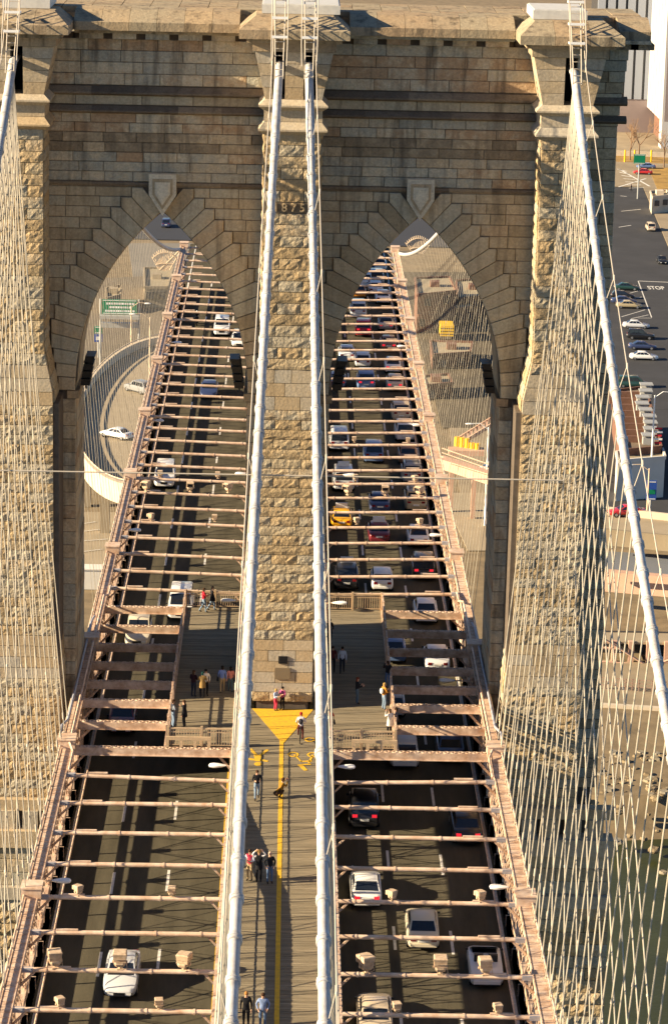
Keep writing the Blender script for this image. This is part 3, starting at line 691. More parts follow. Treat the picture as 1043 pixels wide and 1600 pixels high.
for s in (-1, 1):
    for kd in ('o', 'i'):
        x7, z7 = cab(kd, 0)
        cb = thing('main_cable', CL[(s, kd)], 'bridge cable', (s*x7, 7, z7), group='main suspension cables'); CABS[(s, kd)] = cb
        def P(y, dx=0, dz=0):
            x, z = cab(kd, y); return Vector((s*x+dx, y, z+dz))
        ys = list(np.arange(-98, -1, 3.0))+[-1.5, 3]
        b = MB(); b.tube([P(y) for y in ys], .205, 14); b.build('river_wrapping', CABLE, cb, smooth=True)
        yl = [11]+list(np.arange(15.5, 173, 4.0)); b = MB(); b.tube([P(y) for y in yl], .205, 14); b.build('land_wrapping', CABLE, cb, smooth=True)
        b = MB(); y = -4.4; b.tube([P(-10.8), P(-1.2)], .245, 14); b.build('cable_sleeve', CABLE, cb, smooth=True)
        susp_y = [-4.0-2.286*k for k in range(40)]+[19.0+2.286*k for k in range(66)]
        xd = 12.95 if kd == 'o' else 2.78
        for y in susp_y:
            top = P(y); zb = 5.1 if kd == 'o' else inner_z(y)
            if top.z < zb+1.0: continue
            inst('suspender', urope, cb, seg_matrix((s*xd, y, zb), top, .034 if y < 0 else .015))
            if -98 < y < -5:
                d = (P(y+.3)-P(y-.3)).normalized(); inst('cable_band', bandm, cb, Matrix.Translation(top) @ d.to_track_quat('Z', 'Y').to_matrix().to_4x4())
                bt = Vector((s*xd, y, zb)); dd = (top-bt).normalized()
                f = 1.6+.9*math.sin(y*3.1); inst('clamp', uclamp, cb, seg_matrix(bt+dd*f, bt+dd*(f+.4), .06))
                f = 5+4*math.sin(y*1.7)+2; inst('clamp', uclamp, cb, seg_matrix(bt+dd*f, bt+dd*(f+.16), .052))
        nst = 14
        for k in range(nst):
            for sgn, y0_ in ((-1, -1.4), (1, 15.4)):
                ye = (-8.2-6.858*k) if sgn < 0 else (22.5+6.858*k)
                a = P(y0_, 0, -.1-.02*k); zb = 5.1 if kd == 'o' else inner_z(ye)
                bt = Vector((s*(xd+.04), ye, zb))
                inst('stay', ustay, cb, seg_matrix(bt, a, .031 if sgn < 0 else .014))
                if sgn < 0:
                    dd = (a-bt); dl = dd.length; dd /= dl
                    for f in (.13, .33):
                        q = bt+dd*dl*(f+.03*math.sin(k*2.3)); inst('clamp', uclamp, cb, seg_matrix(q, q+dd*.15, .05))
        # hand ropes with stanchions
        for sgn in (s,):
            off = (.5 if kd == 'o' else .36)*sgn
            pts = [P(y, off, 1.15) for y in np.arange(-97, -2, 3.0)]+[P(-2.2, off, 1.2), Vector((s*x7+off, .8, 48.4))]
            b = MB(); b.tube(pts, .03, 6); b.build('hand_rope', ROPEW, cb)
            for y in np.arange(-93, -4, 9.144):
                p = P(y, off*.35, .1); q = P(y, off, 1.2); b = MB(); b.tube([p, q], .022, 6); b.tube([q+Vector((0, -.1, -.12)), q+Vector((0, .1, .1))], .05, 6); b.build('stanchion', ROPEW, cb)
# ladders from the cable heads to the tower top
for (s, kd), cb in CABS.items():
    x7 = cab(kd, -1)[0]*s
    ld = thing('cable_ladder', {(-1, 'o'): 'pale caged ladder climbing to the tower top at the sunlit outer cable', (-1, 'i'): 'pale caged ladder over the middle buttress above the cable by the oncoming roadway', (1, 'i'): 'pale caged ladder over the middle buttress above the cable by the outbound roadway', (1, 'o'): 'pale caged ladder climbing to the tower top at the outer cable by the river street'}[(s, kd)], 'ladder', (x7, -2.5, 44.6), group='ladders at the cable heads')
    A, B_ = Vector((x7, -3.2, 44.15)), Vector((x7, .1, 48.6))
    for dx in (-.24, .24): b = MB(); b.tube([A+Vector((dx, 0, 0)), A+Vector((dx, 0.5, 1.1)), B_+Vector((dx*1.3, 0, 0))], .035, 6); b.build('rail', ROPEW, ld)
    for dx in (-.42, .42): b = MB(); b.tube([A+Vector((dx, -.2, .75)), A+Vector((dx*1.1, .1, 1.9)), B_+Vector((dx*1.1, -.5, .8))], .03, 6); b.build('guard_rope', ROPEW, ld)
    for k in range(13):
        f = k/12; p = A.lerp(B_, f); b = MB(); b.tube([p+Vector((-.26, 0, .12)), p+Vector((.26, 0, .12))], .025, 6); b.build('rung', ROPEW, ld)
    for f in (.45, .68, .95):
        p = A.lerp(B_, f); b = MB(); b.box(p.x-.46, p.x+.46, p.y-.42, p.y-.36, p.z+.2, p.z+.34)
        for dx in (-.46, .42): b.box(p.x+dx, p.x+dx+.04, p.y-.4, p.y+.2, p.z+.2, p.z+.32)
        b.build('hoop', LAMPW, ld)
# tie wire strung across between the cables
yw = -46.0; pts = [gy(-60, 733.5, yw)]+[gy(x, 735+x*.0178, yw) for x in range(0, 956, 80)]
b = MB(); b.tube(pts, .035, 6); o = b.build('tie_wire', ROPEW); tag(o, 'thin pale tie wire strung level between the main cables', 'wire')
# ================================================================ BACKGROUND LAND AND WATER
ZG, ZW = -33.5, -36.3
WATER = mat('river_water', (.045, .05, .014), .35, spec=.25, n_scale=.12, n_amt=.3, bump=.6, bscale=1.6)
EARTH = mat('bare_earth', (.25, .185, .105), .95, n_scale=.35, n_amt=.45, bump=.5, bscale=1.5)
MUD = mat('muddy_shore', (.25, .17, .09), .95, n_scale=.5, n_amt=.5, bump=.6, bscale=1.2)
PAVE = mat('pale_paving', (.31, .245, .16), .9, n_scale=.2, n_amt=.3)
ROOFT = mat('flat_roof_felt', (.36, .30, .20), .9, n_scale=.15, n_amt=.25)
ROOFB = mat('brown_roof_felt', (.20, .145, .10), .9, n_scale=.4, n_amt=.4)
BRICK = mat('red_brown_brick', (.20, .10, .065), .9, n_scale=1.2, n_amt=.35)
PINKC = mat('pink_girder_paint', (.60, .38, .27), .7, n_scale=.5, n_amt=.25)
WHITEW = mat('white_wall', (.72, .68, .60), .8, n_scale=.4, n_amt=.15)
GLASSB = mat('window_glass', (.03, .04, .055), .15, spec=.6)
GREENS = mat('sign_green', (.0, .19, .09), .5)
BLUES = mat('sign_blue', (.02, .07, .32), .5)
SIGNW = mat('sign_white', (.8, .8, .78), .5)
YELP = mat('yellow_machine_paint', (.80, .47, .01), .45)
GREYM = mat('galvanised_steel', (.42, .42, .40), .5, metal=.3)
LPOST = mat('lamp_post_paint', (.60, .47, .33), .6)
BARK = mat('bark', (.17, .11, .07), .9)
b = MB(); b.box(-3000, 3000, -3000, 3000, -40, ZW); setting('river', b, WATER)
# land behind the tower: a sheet with a ragged shoreline
pts = []
random.seed(11)
sh = [(-3000, 88)]+[(x, 84+R(-3, 3)+(6 if x > 20 else 0)) for x in range(-160, 200, 6)]+[(3000, 95)]
b = MB(); n = len(sh); V = []
for x, y in sh: V += [(x, y-7, ZW-.6), (x, y-2.5, ZW+1.0), (x, y, ZG-.25), (x, 4000, ZG-.25)]
b.add(V, [(4*i+k, 4*i+4+k, 4*i+5+k, 4*i+1+k) for i in range(n-1) for k in range(3)], .5); setting('ground', b, EARTH)
def slab(px, z, th, name, m, kind='structure', lab=None, cat=None):
    q = [gz(a, c, z) for a, c in px]; b = MB(); b.prism([(p.x, p.y) for p in q], lambda x, y: (x, y, z-th), lambda x, y: (x, y, z))
    o = b.build(name, m); o['kind'] = kind
    if lab: tag(o, lab, cat)
    return o
# riprap along the shore: countable boulders
def boulder(p, r):
    b = MB(); n, k = 7, 4; rings = []
    for i in range(1, k):
        t = math.pi*i/k-math.pi/2
        rings.append([(r*R(.75, 1.15)*math.cos(t)*math.cos(2*math.pi*j/n), r*R(.7, 1.1)*math.cos(t)*math.sin(2*math.pi*j/n), .62*r*math.sin(t)*R(.8, 1.1)) for j in range(n)])
    b.loft(rings); return b
RIP = stone_mat('riprap_granite', [(0, (.20, .15, .09)), (.5, (.30, .24, .15)), (1, (.26, .23, .18))], .5, 4, .3)
bl_m = [boulder((0, 0, 0), 1.0).mesh('boulder', RIP) for _ in range(6)]
nb_ = 0
for k in range(420):
    a, c = R(905, 1050), R(1180, 1330)
    if c > 1215+ (a-905)*.55+R(-40, 60): continue
    p = gz(a, c, ZG-.6)
    if nb_ >= 70: break
    nb_ += 1; r = R(.25, .65)
    o = inst('boulder', random.choice(bl_m), None, Matrix.Translation((p.x, p.y, min(ZG-.3, ZW+max(0, (p.y-78)*.28)))) @ Matrix.Rotation(R(0, 6), 4, 'Z') @ Matrix.Scale(r, 4))
    tag(o, 'tan granite boulder in the riprap along the muddy river bank', 'rock', 'riprap boulders on the river bank')
# ---------------- street on the right
STREET = slab([(925, 640), (1110, 640), (1110, 480), (1078, 470), (1003, 292), (900, 292)], ZG-.12, .1, 'street', ASPH2)
slab([(1004, 292), (1079, 470), (1160, 470), (1160, 200), (900, 200), (900, 291)], ZG, .35, 'pavement', PAVE)
slab([(925, 640), (1150, 640), (1150, 815), (925, 815)], ZG-.14, .1, 'yard', ASPH2)
def pline(p, q, w_, z, m, par, nm='street_marking'):
    a, c = gz(*p, z), gz(*q, z); b = MB(); b.bar((a.x, a.y, z+.006), (c.x, c.y, z+.006), w_, .008); return b.build(nm, m, par)
zs_ = ZG-.12
for p, q, w_ in (((996, 439), (1043, 441), .35), ((996, 439), (1017, 496), .18), ((994, 446), (985, 449), .18), ((998, 454), (980, 459), .18), ((1002, 464), (978, 468), .18), ((1007, 484), (970, 495), .18), ((1012, 492), (985, 498), .18), ((1017, 497), (996, 497), .18), ((968, 306), (978, 307), .3), ((970, 330), (1000, 327), .3), ((966, 355), (985, 352), .3)):
    pline(p, q, w_, zs_, PAINTW, STREET)
for k in range(7): pline((964+k*3, 264+k*5), (978+k*4.5, 268+k*4.2), .45, ZG-.0, PAINTW, STREET, 'crossing_stripe')
pline((966, 264), (1014, 291), .5, ZG, PAINTW, STREET, 'crossing_stripe'); pline((1008, 279), (966, 292), .5, ZG, PAINTW, STREET, 'crossing_stripe')
p = gz(1024, 450, zs_); inst('painted_word', text_mesh('STOP', 1.35, .002, PAINTW), STREET, Matrix.Translation((p.x, p.y, zs_+.01)) @ Matrix.Scale(3.6, 4, (0, 1, 0)))
slab([(955, 239), (1100, 246), (1100, 258), (955, 252)], ZG+.02, .1, 'verge', mat('autumn_verge', (.40, .24, .07), .95, n_scale=.3, n_amt=.5))
slab([(1012, 262), (1100, 262), (1100, 330), (1030, 305)], ZG+.05, .1, 'verge', mat('autumn_leaves', (.42, .25, .06), .95, n_scale=.4, n_amt=.5))
# brick-and-felt building by the yard, with roof vents
def block(px, zt, name, lab, wall, roof, par=.35):
    """box building traced on its roof outline"""
    q = [gz(a, c, zt) for a, c in px]; B0 = thing(name, lab, 'building', (q[0].x, q[0].y, ZG))
    b = MB(); b.prism([(p.x, p.y) for p in q], lambda x, y: (x, y, ZG-.3), lambda x, y: (x, y, zt-.1)); b.build('wall', wall, B0)
    cx = sum(p.x for p in q)/len(q); cy_ = sum(p.y for p in q)/len(q)
    b = MB(); b.prism([(cx+(p.x-cx)*.96, cy_+(p.y-cy_)*.985) for p in q], lambda x, y: (x, y, zt-.099), lambda x, y: (x, y, zt)); rf = b.build('roof', roof, B0)
    b = MB()
    for p, r in zip(q, q[1:]+q[:1]): b.bar((p.x, p.y, zt+.1), (r.x, r.y, zt+.1), .3, .5)
    b.build('parapet', wall, B0)
    return B0, q
B1, q1 = block([(958, 612), (1008, 606), (1032, 700), (975, 705)], -27.5, 'brick_warehouse', 'low brown brick warehouse with flat felt roof by the parking yard', BRICK, ROOFB)
for k in range(9):
    p = gz(1003+R(-4, 14), 612+k*10, -27.4); b = MB(); b.box(p.x-.8, p.x+.8, p.y-.8, p.y+.8, -27.5, -26.7+R(0, .4)); b.box(p.x-.95, p.x+.95, p.y-.95, p.y+.95, -26.3, -26.15); b.build('roof_vent', GREYM, B1)
for k in range(8):
    p = gz(975+k*3, 620+k*10, -27.4); b = MB(); b.box(p.x-2.5, p.x+2.2, p.y-.2, p.y+.2, -27.5, -26.6); b.build('roof_ridge', BRICK, B1)
B2, _ = block([(962, 708), (1034, 703), (1038, 716), (964, 722)], -28.2, 'white_shed', 'white walled shed in front of the brick warehouse', WHITEW, ROOFT)
for a in (985, 1003, 1020):
    p = gz(a, 719, -30.2); b = MB(); b.box(p.x-.7, p.x+.7, p.y-2.6, p.y-2.2, -31, -29.6); b.build('window', GLASSB, B2)
# roofs seen through the arches
random.seed(5)
def roofblock(px, zt, lab, wall=BRICK, roof=ROOFT):
    B, q = block(px, zt, 'flat_roofed_building', lab, wall, roof)
    f = min(q, key=lambda p: p.y).y
    xs_ = sorted(p.x for p in q); n = max(2, int((xs_[-1]-xs_[0])/3))
    fr_ = sorted(q, key=lambda p: p.y)[:2]; fr_.sort(key=lambda p: p.x)
    for i in range(n):
        t = (i+.5)/n; P0 = fr_[0].lerp(fr_[1], t); b = MB(); b.box(P0.x-.7, P0.x+.7, P0.y-.35, P0.y+.1, zt-1.9, zt-.7); b.build('window', GLASSB, B)
    c0 = sum((p for p in q), Vector())/len(q)
    b = MB(); b.box(c0.x-.8, c0.x+.8, c0.y-1.2, c0.y+1.2, zt, zt+.9); b.build('roof_hut', wall, B)
roofblock([(648, 436), (702, 434), (712, 456), (652, 462)], -27, 'pale flat roofed block seen beneath the cable beyond the outbound truss')
roofblock([(650, 466), (708, 476), (672, 488), (652, 494)], -30.5, 'wedge shaped pale roof behind the outbound truss')
roofblock([(672, 534), (738, 536), (734, 552), (675, 556)], -31.3, 'long low tan roof with rounded end beyond the arch')
roofblock([(712, 440), (760, 436), (766, 462), (716, 468)], -30, 'grey-tan roof half hidden by the arch stones')
roofblock([(680, 470), (716, 462), (745, 480), (700, 486)], -31, 'small tan roof among stay ropes')
roofblock([(655, 590), (700, 586), (706, 600), (660, 604)], -31.5, 'small dull roof by the green hoarding')
roofblock([(165, 452), (190, 447), (188, 462), (166, 468)], -31, 'small tan hut roof above the green road sign', CONC)
roofblock([(225, 420), (270, 420), (262, 450), (226, 450)], -30, 'square tan roof beside the oncoming truss end', CONC)
# ground patches behind the ropes; the dark one paints in trees and building shadows
for px, m, nm in (([(625, 425), (800, 425), (810, 668), (690, 668)], mat('shadowed_ground', (.11, .085, .05), .95, n_scale=.15, n_amt=.6), 'lot_and_shade_patch'),
                  ([(700, 660), (790, 640), (800, 790), (720, 780)], PAVE, 'pavement'), ([(690, 770), (800, 770), (800, 860), (730, 860)], CONC, 'concrete_apron'),
                  ([(60, 800), (220, 800), (190, 905), (60, 905)], CONC, 'lot_and_shade_patch'), ([(60, 440), (255, 430), (250, 575), (60, 600)], mat('slip_road_asphalt', (.20, .16, .11), .9, n_scale=.1, n_amt=.3), 'slip_road'),
                  ([(200, 380), (300, 380), (262, 480), (215, 480)], mat('far_road_grey', (.22, .20, .17), .9, n_scale=.1, n_amt=.3), 'far_road')):
    slab(px, ZG-.1+R(-.03, .03), .1, nm, m)
for (a, c, a2, c2) in ((131, 830, 165, 826), (131, 845, 170, 842), (140, 890, 170, 886), (131, 818, 150, 815), (128, 862, 160, 858)): pline((a, c), (a2, c2), .18, ZG-.03, PAINTW, bpy.data.objects['lot_and_shade_patch'])
# ---------------- curved ramp seen through the left arch
ZR = -26.0
ctr = gz(243, 640, ZR); RP = thing('curved_ramp', 'curving elevated road ramp with pale parapet and columns, seen through the arch over oncoming cars', 'ramp', (ctr.x, ctr.y, ZG))
def ell(t, k): return (ctr.x+10.3*k*math.cos(t), ctr.y+46*k*math.sin(t))
NT = 40; T0, T1 = math.radians(68), math.radians(285)
b = MB(); bo = MB(); bs = MB()
for i in range(NT):
    t0, t1 = T0+(T1-T0)*i/NT, T0+(T1-T0)*(i+1)/NT
    q = [ell(t0, .12), ell(t1, .12), ell(t1, 1), ell(t0, 1)]
    b.hexa([(x, y, ZR-.9) for x, y in q], [(x, y, ZR) for x, y in q], .5)
    q = [ell(t0, 1.005), ell(t1, 1.005), ell(t1, 1.035), ell(t0, 1.035)]
    g = MB(); g.hexa([(x, y, ZR-1.5) for x, y in q], [(x, y, ZR+1.15) for x, y in q]); g.build('parapet_panel', CONCW, RP)
    if i % 5 == 2:
        x, y = ell(t0, .93); g = MB(); g.box(x-.6, x+.6, y-.6, y+.6, ZG-.2, ZR-1.4); g.box(x-1.6, x+1.6, y-.9, y+.9, ZR-1.9, ZR-.95); g.build('column', CONC, RP)
b.build('ramp_deck', CONC, RP)
rail = MB(); rail.tube([(*ell(T0+(T1-T0)*i/NT, 1.02), ZR+1.5) for i in range(NT+1)], .09, 6); rail.build('top_rail', LPOST, RP)
p = gz(143, 915, ZG); g = MB(); g.box(p.x-2.2, p.x+1.6, p.y-1, p.y+1, ZG-.2, ZG+2.2); g.box(p.x-2.3, p.x+1.7, p.y-1.1, p.y+1.1, ZG+2.2, ZG+2.35); tag(g.build('white_container', WHITEW), 'white container standing on the pale lot by the tower foot', 'container')
# signs
def gantry(a, c, zb, wd, h, lab, pm, name='road_sign', post=9.0, txt=None, base=None, walk=True):
    p = gz(a, c, zb); t = thing(name, lab, 'road sign', (p.x, p.y, ZG))
    g = MB(); g.box(p.x-wd/2, p.x+wd/2, p.y-.1, p.y+.1, zb, zb+h); pn = g.build('panel', pm, t)
    g = MB(); g.box(p.x-wd/2+.12, p.x+wd/2-.12, p.y-.13, p.y-.11, zb+h-.2, zb+h-.1); g.box(p.x-wd/2+.12, p.x+wd/2-.12, p.y-.13, p.y-.11, zb+.1, zb+.2); g.build('border', SIGNW, pn)
    if walk:
        g = MB(); g.box(p.x-wd/2-.4, p.x+wd/2+.4, p.y-1.2, p.y+.1, zb-.6, zb-.1); g.box(p.x-wd/2-.2, p.x+wd/2+.2, p.y-.2, p.y+.6, zb-2.2, zb-1.4)
        for i in range(9): x = p.x-wd/2+wd*i/8; g.box(x-.06, x+.06, p.y-.1, p.y+.1, zb-1.4, zb-.6)
        g.build('catwalk', GREYM, t)
    for dx in ((-wd/2-.3, wd/2+.3) if walk else (0,)):
        g = MB(); g.tube([(p.x+dx, p.y+.4, ZG-.2), (p.x+dx, p.y+.4, zb+(h if walk else .2))], .16, 8); g.build('post', GREYM, t)
    return t, p
t, p = gantry(187, 491, -25, 5.6, 2.4, 'large green overhead road sign on a gantry with grey catwalk', GREENS)
for k, (L, zz) in enumerate(((4.2, 1.75), (3.2, 1.15), (4.6, .55))):
    g = MB(); x = p.x-L/2
    while x < p.x+L/2: d = R(.15, .42); g.box(x, x+d, p.y-.135, p.y-.12, -25+zz-.16, -25+zz+.16); x += d+.1
    g.build('lettering', SIGNW, t)
t, p = gantry(154, 521, -29.5, 1.3, 1.2, 'small green sign above a blue one on a single post', GREENS, walk=False)
g = MB(); g.box(p.x-.65, p.x+.65, p.y-.1, p.y+.1, -30.9, -29.6); g.build('blue_panel', BLUES, t); g = MB(); g.box(p.x-.4, p.x+.4, p.y-.13, p.y-.11, -30.6, -30.0); g.build('lettering', SIGNW, t)
t, p = gantry(998, 256, ZG+8, 2.6, 2.2, 'green street sign on a tall pole near the crossing', GREENS, walk=False)
t, p = gantry(1016, 781, ZG+2.5, 1.3, 2.6, 'blue and green notice panel on a post by the curved kerb', BLUES, walk=False)
g = MB(); g.box(p.x-.5, p.x+.5, p.y-.13, p.y-.11, ZG+3.3, ZG+3.9); g.build('green_stripe', GREENS, t)
# lamp posts
def lamp_post(a, c, h, lab, z=ZG, m=None, arm=2.2, adir=1):
    p = gz(a, c, z); t = thing('street_lamp', lab, 'street lamp', (p.x, p.y, z)); m = m or LPOST
    g = MB(); g.tube([(p.x, p.y, z-.2), (p.x, p.y, z+h)], [.16, .09], 8); g.build('post', m, t)
    g = MB(); g.tube([(p.x, p.y, z+h-.3), (p.x+adir*arm*.5, p.y, z+h+.5), (p.x+adir*arm, p.y, z+h+.45)], .06, 6); g.build('arm', m, t)
    g = MB(); g.ball((p.x+adir*(arm+.3), p.y, z+h+.4), .55, .2, .13); g.build('lamp_head', LAMPW, t, smooth=True)
lamp_post(234, 590, 9, 'tan street lamp on the ramp beside the oncoming truss', ZR, adir=-1)
lamp_post(205, 557, 8, 'leaning tan street lamp behind the ramp parapet', ZR-2, adir=1)
lamp_post(1014, 775, 14, 'tall white lamp mast by the brick warehouse', m=SIGNW, adir=1)
lamp_post(757, 820, 13, 'tall white lamp mast by the tower foot, seen through the outbound arch', m=SIGNW, adir=-1)
lamp_post(1008, 838, 9, 'tan lamp post on the curved concrete kerb', m=LPOST, adir=-1)
# flag on the mast
p = gz(1014, 775, ZG); g = MB(); n = 8
for i in range(5): g.box(p.x+.25, p.x+1.2+.1*(i % 2), p.y-.03+.02*i, p.y+.03+.02*i, ZG+9.3-i*.5, ZG+9.3-i*.5+(.25 if True else 0), mi=i % 2)
tag(g.build('flag', [mat('flag_red', (.5, .02, .03), .7), SIGNW]), 'red and white striped flag hanging on the white mast', 'flag')
# ---------------- elevated road and river walk on the right
ZV = -29.0
V1 = thing('viaduct', 'low concrete viaduct with pink girder beside the shore', 'viaduct', (gz(1000, 850, ZV).x, gz(1000, 850, ZV).y, ZG))
def vslab(px, z, th, nm, m):
    q = [gz(a, c, z) for a, c in px]; b = MB(); b.prism([(p.x, p.y) for p in q], lambda x, y: (x, y, z-th), lambda x, y: (x, y, z)); return b.build(nm, m, V1)
vslab([(940, 795), (1120, 815), (1120, 850), (940, 835)], ZV, .9, 'deck', CONC)
def vbar(a, c, z, w_, h, nm, m):
    p, q = gz(*a, z), gz(*c, z); b = MB(); b.bar(p, q, w_, h); return b.build(nm, m, V1)
vbar((940, 838), (1120, 856), ZV, .5, 2.0, 'parapet', PAVE); vbar((940, 797), (1120, 817), ZV+.4, .4, 1.0, 'far_parapet', CONCW)
vbar((930, 905), (1120, 922), ZV-1, .6, 2.6, 'girder', PINKC); vbar((930, 918), (1120, 936), ZV-2.2, .7, .3, 'flange', PINKC); vbar((930, 893), (1120, 909), ZV+.6, .5, .3, 'flange', PINKC)
vslab([(930, 860), (1120, 872), (1120, 905), (930, 890)], ZV-2.5, .6, 'lower_deck', mat('lower_deck_blue_grey', (.16, .17, .19), .7))  # lower deck in one even blue-grey
yv = gz(985, 1030, ZG).y
for a in (958, 984, 1012, 1040):
    p = gy(a, 1030, yv-.6); b = MB(); b.box(p.x-.3, p.x+.3, p.y-.3, p.y+.3, ZG-.3, ZV-2.2); b.build('column', PINKC, V1)
for a, c, d, e in ((942, 998, 968, 1014), (968, 1014, 1012, 1042), (1012, 1042, 1060, 1026), (940, 1012, 965, 1014), (940, 1034, 1090, 1046), (940, 1040, 1090, 1052)):
    p, q = gy(a, c, yv-1.2), gy(d, e, yv-1.2); b = MB(); b.tube([p, q], .15, 6); b.build('brace', PINKC, V1)
b = MB(); x0v = gy(925, 1030, yv).x; b.box(x0v, x0v+30, yv+3, yv+3.5, ZG-.3, ZV-2.3); b.build('shade_backing', mat('painted_viaduct_shade', (.035, .03, .028), .9), V1)  # near-black panel painting in the shade of the gap under the viaduct
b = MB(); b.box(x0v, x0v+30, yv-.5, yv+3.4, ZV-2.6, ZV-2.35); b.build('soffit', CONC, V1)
RW = slab([(930, 1030), (1120, 1042), (1120, 1110), (930, 1100)], ZG-.05, .4, 'river_walk', PAVE)
rl = thing('railing', 'low rusty railing along the river walk', 'railing', tuple(gz(985, 1085, ZG)))
for k in range(3): p, q = gz(935, 1075, ZG), gz(1090, 1086, ZG); b = MB(); b.bar((p.x, p.y, ZG+.4+k*.4), (q.x, q.y, ZG+.4+k*.4), .05, .06); b.build('rail', STEELD, rl)
for k in range(16):
    p = gz(935, 1075, ZG).lerp(gz(1090, 1086, ZG), k/15); b = MB(); b.box(p.x-.05, p.x+.05, p.y-.05, p.y+.05, ZG-.2, ZG+1.25); b.build('post', STEELD, rl)
rw = thing('river_wall', 'pale concrete wall at the edge of the river walk', 'wall', tuple(gz(985, 1105, ZG)))
for k in range(8):
    p, q = gz(930+k*22, 1100+k*1.4, ZG), gz(951.5+k*22, 1101.3+k*1.4, ZG); b = MB(); b.bar((p.x, p.y, ZG-.7), (q.x, q.y, ZG-.7), .6, 1.6); b.build('wall_panel', CONCW, rw)
# elevated pink walkway and drums seen through the right arch
V2 = thing('footbridge', 'pink steel footbridge crossing behind the outbound truss', 'footbridge', tuple(gz(735, 750, ZG)))
for (a, c, z, w_, h, nm) in (((690, 722), (800, 758), -27, .5, 1.8, 'girder'), ((690, 716), (800, 750), -26, 1.4, .15, 'deck'), ((690, 700), (800, 738), -25, .12, .12, 'handrail'), ((690, 707), (800, 745), -25.3, .1, .1, 'handrail')):
    p, q = gz(*a, z), gz(*c, z); b = MB(); b.bar(p, q, w_, h); b.build(nm, PINKC, V2)
for k in range(3):
    p = gz(705+k*35, 735+k*10, -28); b = MB(); b.box(p.x-.3, p.x+.3, p.y-.3, p.y+.3, ZG-.3, -27.9); b.build('column', PINKC, V2)
V3 = thing('stair_flight', 'steel stair climbing to the footbridge beside the arch jamb', 'stairs', tuple(gz(745, 690, ZG)))
for k in range(2): p, q = gz(712, 688+k*10, -28), gz(790, 640+k*10, -24); b = MB(); b.bar(p, q, .2, .5); b.build('stringer', PINKC, V3)
for k in range(14):
    f = k/13; p = gz(712, 688, -28).lerp(gz(790, 640, -24), f); q = gz(712, 698, -28).lerp(gz(790, 650, -24), f); b = MB(); b.bar(p, q, .3, .06); b.build('tread', PINKC, V3)
for k in range(5):
    p = gz(713+k*8, 697+k*1.2, -27.5); b = MB(); b.tube([(p.x, p.y, -27.5), (p.x, p.y, -27.5+(1.3 if k < 3 else .8))], .36, 12)
    o = b.build('traffic_drum', YELP); tag(o, 'yellow plastic traffic drum in a row on the footbridge landing', 'traffic drum', 'yellow drums on the landing')
p = gz(728, 702, -27.5); b = MB(); b.box(p.x-2.4, p.x+2.4, p.y-1, p.y+1.4, -28.2, -27.5); o = b.build('landing', PINKC, V3)
p = gz(700, 527, ZG); lt = thing('yellow_lorry', 'bright yellow lorry parked among the roofs beyond the outbound arch', 'lorry', tuple(p))
b = MB(); b.box(p.x-1.6, p.x+.7, p.y-3.2, p.y+1.2, ZG+.8, ZG+2.6); b.build('body', YELP, lt); b = MB(); b.box(p.x-1.5, p.x+.6, p.y+1.3, p.y+3, ZG+.6, ZG+2.3); b.build('cab', YELP, lt)
b = MB(); b.box(p.x-1.2, p.x+.3, p.y+3.0, p.y+3.03, ZG+1.5, ZG+2.1); b.build('window', GLASSB, lt)
b = MB()
for k in range(3): b.box(p.x-1.62, p.x+.72, p.y-3.22, p.y+1.22, ZG+1.1+k*.5, ZG+1.2+k*.5)
b.build('side_rail', BLACK, lt)
for dx, dy in ((-1.5, -2), (.5, -2), (-1.5, 2), (.5, 2)): b = MB(); b.tube([(p.x+dx-.12, p.y+dy, ZG+.4), (p.x+dx+.12, p.y+dy, ZG+.4)], .42, 12); b.build('wheel', TYRE, lt)
# ---------------- white slab tower block at the end of the street
q = gz(1034, 232, ZG); TB = thing('white_slab_tower', 'tall white slab tower block with dark vertical window strips at the street end', 'building', (q.x, q.y, ZG))
H0 = 130
WSLAB = mat('white_stone_slab', (.50, .48, .46), .7, n_scale=.15, n_amt=.08); MSLAB = mat('mauve_brick_slab', (.27, .22, .21), .85, n_scale=.3, n_amt=.12)
x0 = q.x; y0 = q.y
b = MB(); b.box(x0+.1, x0+40, y0, y0+33, ZG+7, ZG+H0); b.build('front_wing', MSLAB, TB)
b = MB(); b.box(x0+1.5, x0+40, y0+1, y0+32, ZG-.2, ZG+6.9); b.build('brick_plinth', BRICK, TB)
for k in range(6):                                  # sunlit piers on the flank
    b = MB(); b.box(x0-.5, x0+.09, y0+k*5.6+.05, y0+k*5.6+4.9, ZG+7, ZG+H0); b.build('flank_pier', WSLAB, TB)
b = MB(); b.box(x0-.5, x0+1.4, y0-.3, y0+5, ZG-.2, ZG+6.95); b.build('corner_pier', WSLAB, TB)
xl_ = gz(975, 225, ZG).x-6
b = MB(); b.box(xl_, x0+20, y0+33.2, y0+50, ZG+9, ZG+H0); b.build('rear_wing', GLASSB, TB)
x = xl_
k = 0
while x < x0+2:
    b = MB(); b.box(x, x+2.0, y0+32.4, y0+33.19, ZG+9, ZG+H0); b.build('window_pier', mat('shade_blue_slab', (.30, .33, .38), .7) if k == 0 else bpy.data.materials['shade_blue_slab'], TB); x += 2.7; k += 1  # rear piers tinted blue-grey: shade painted into the white stone
b = MB(); b.box(xl_, x0+20, y0+32.6, y0+50, ZG-.2, ZG+8.95); b.build('rear_plinth', MSLAB, TB)
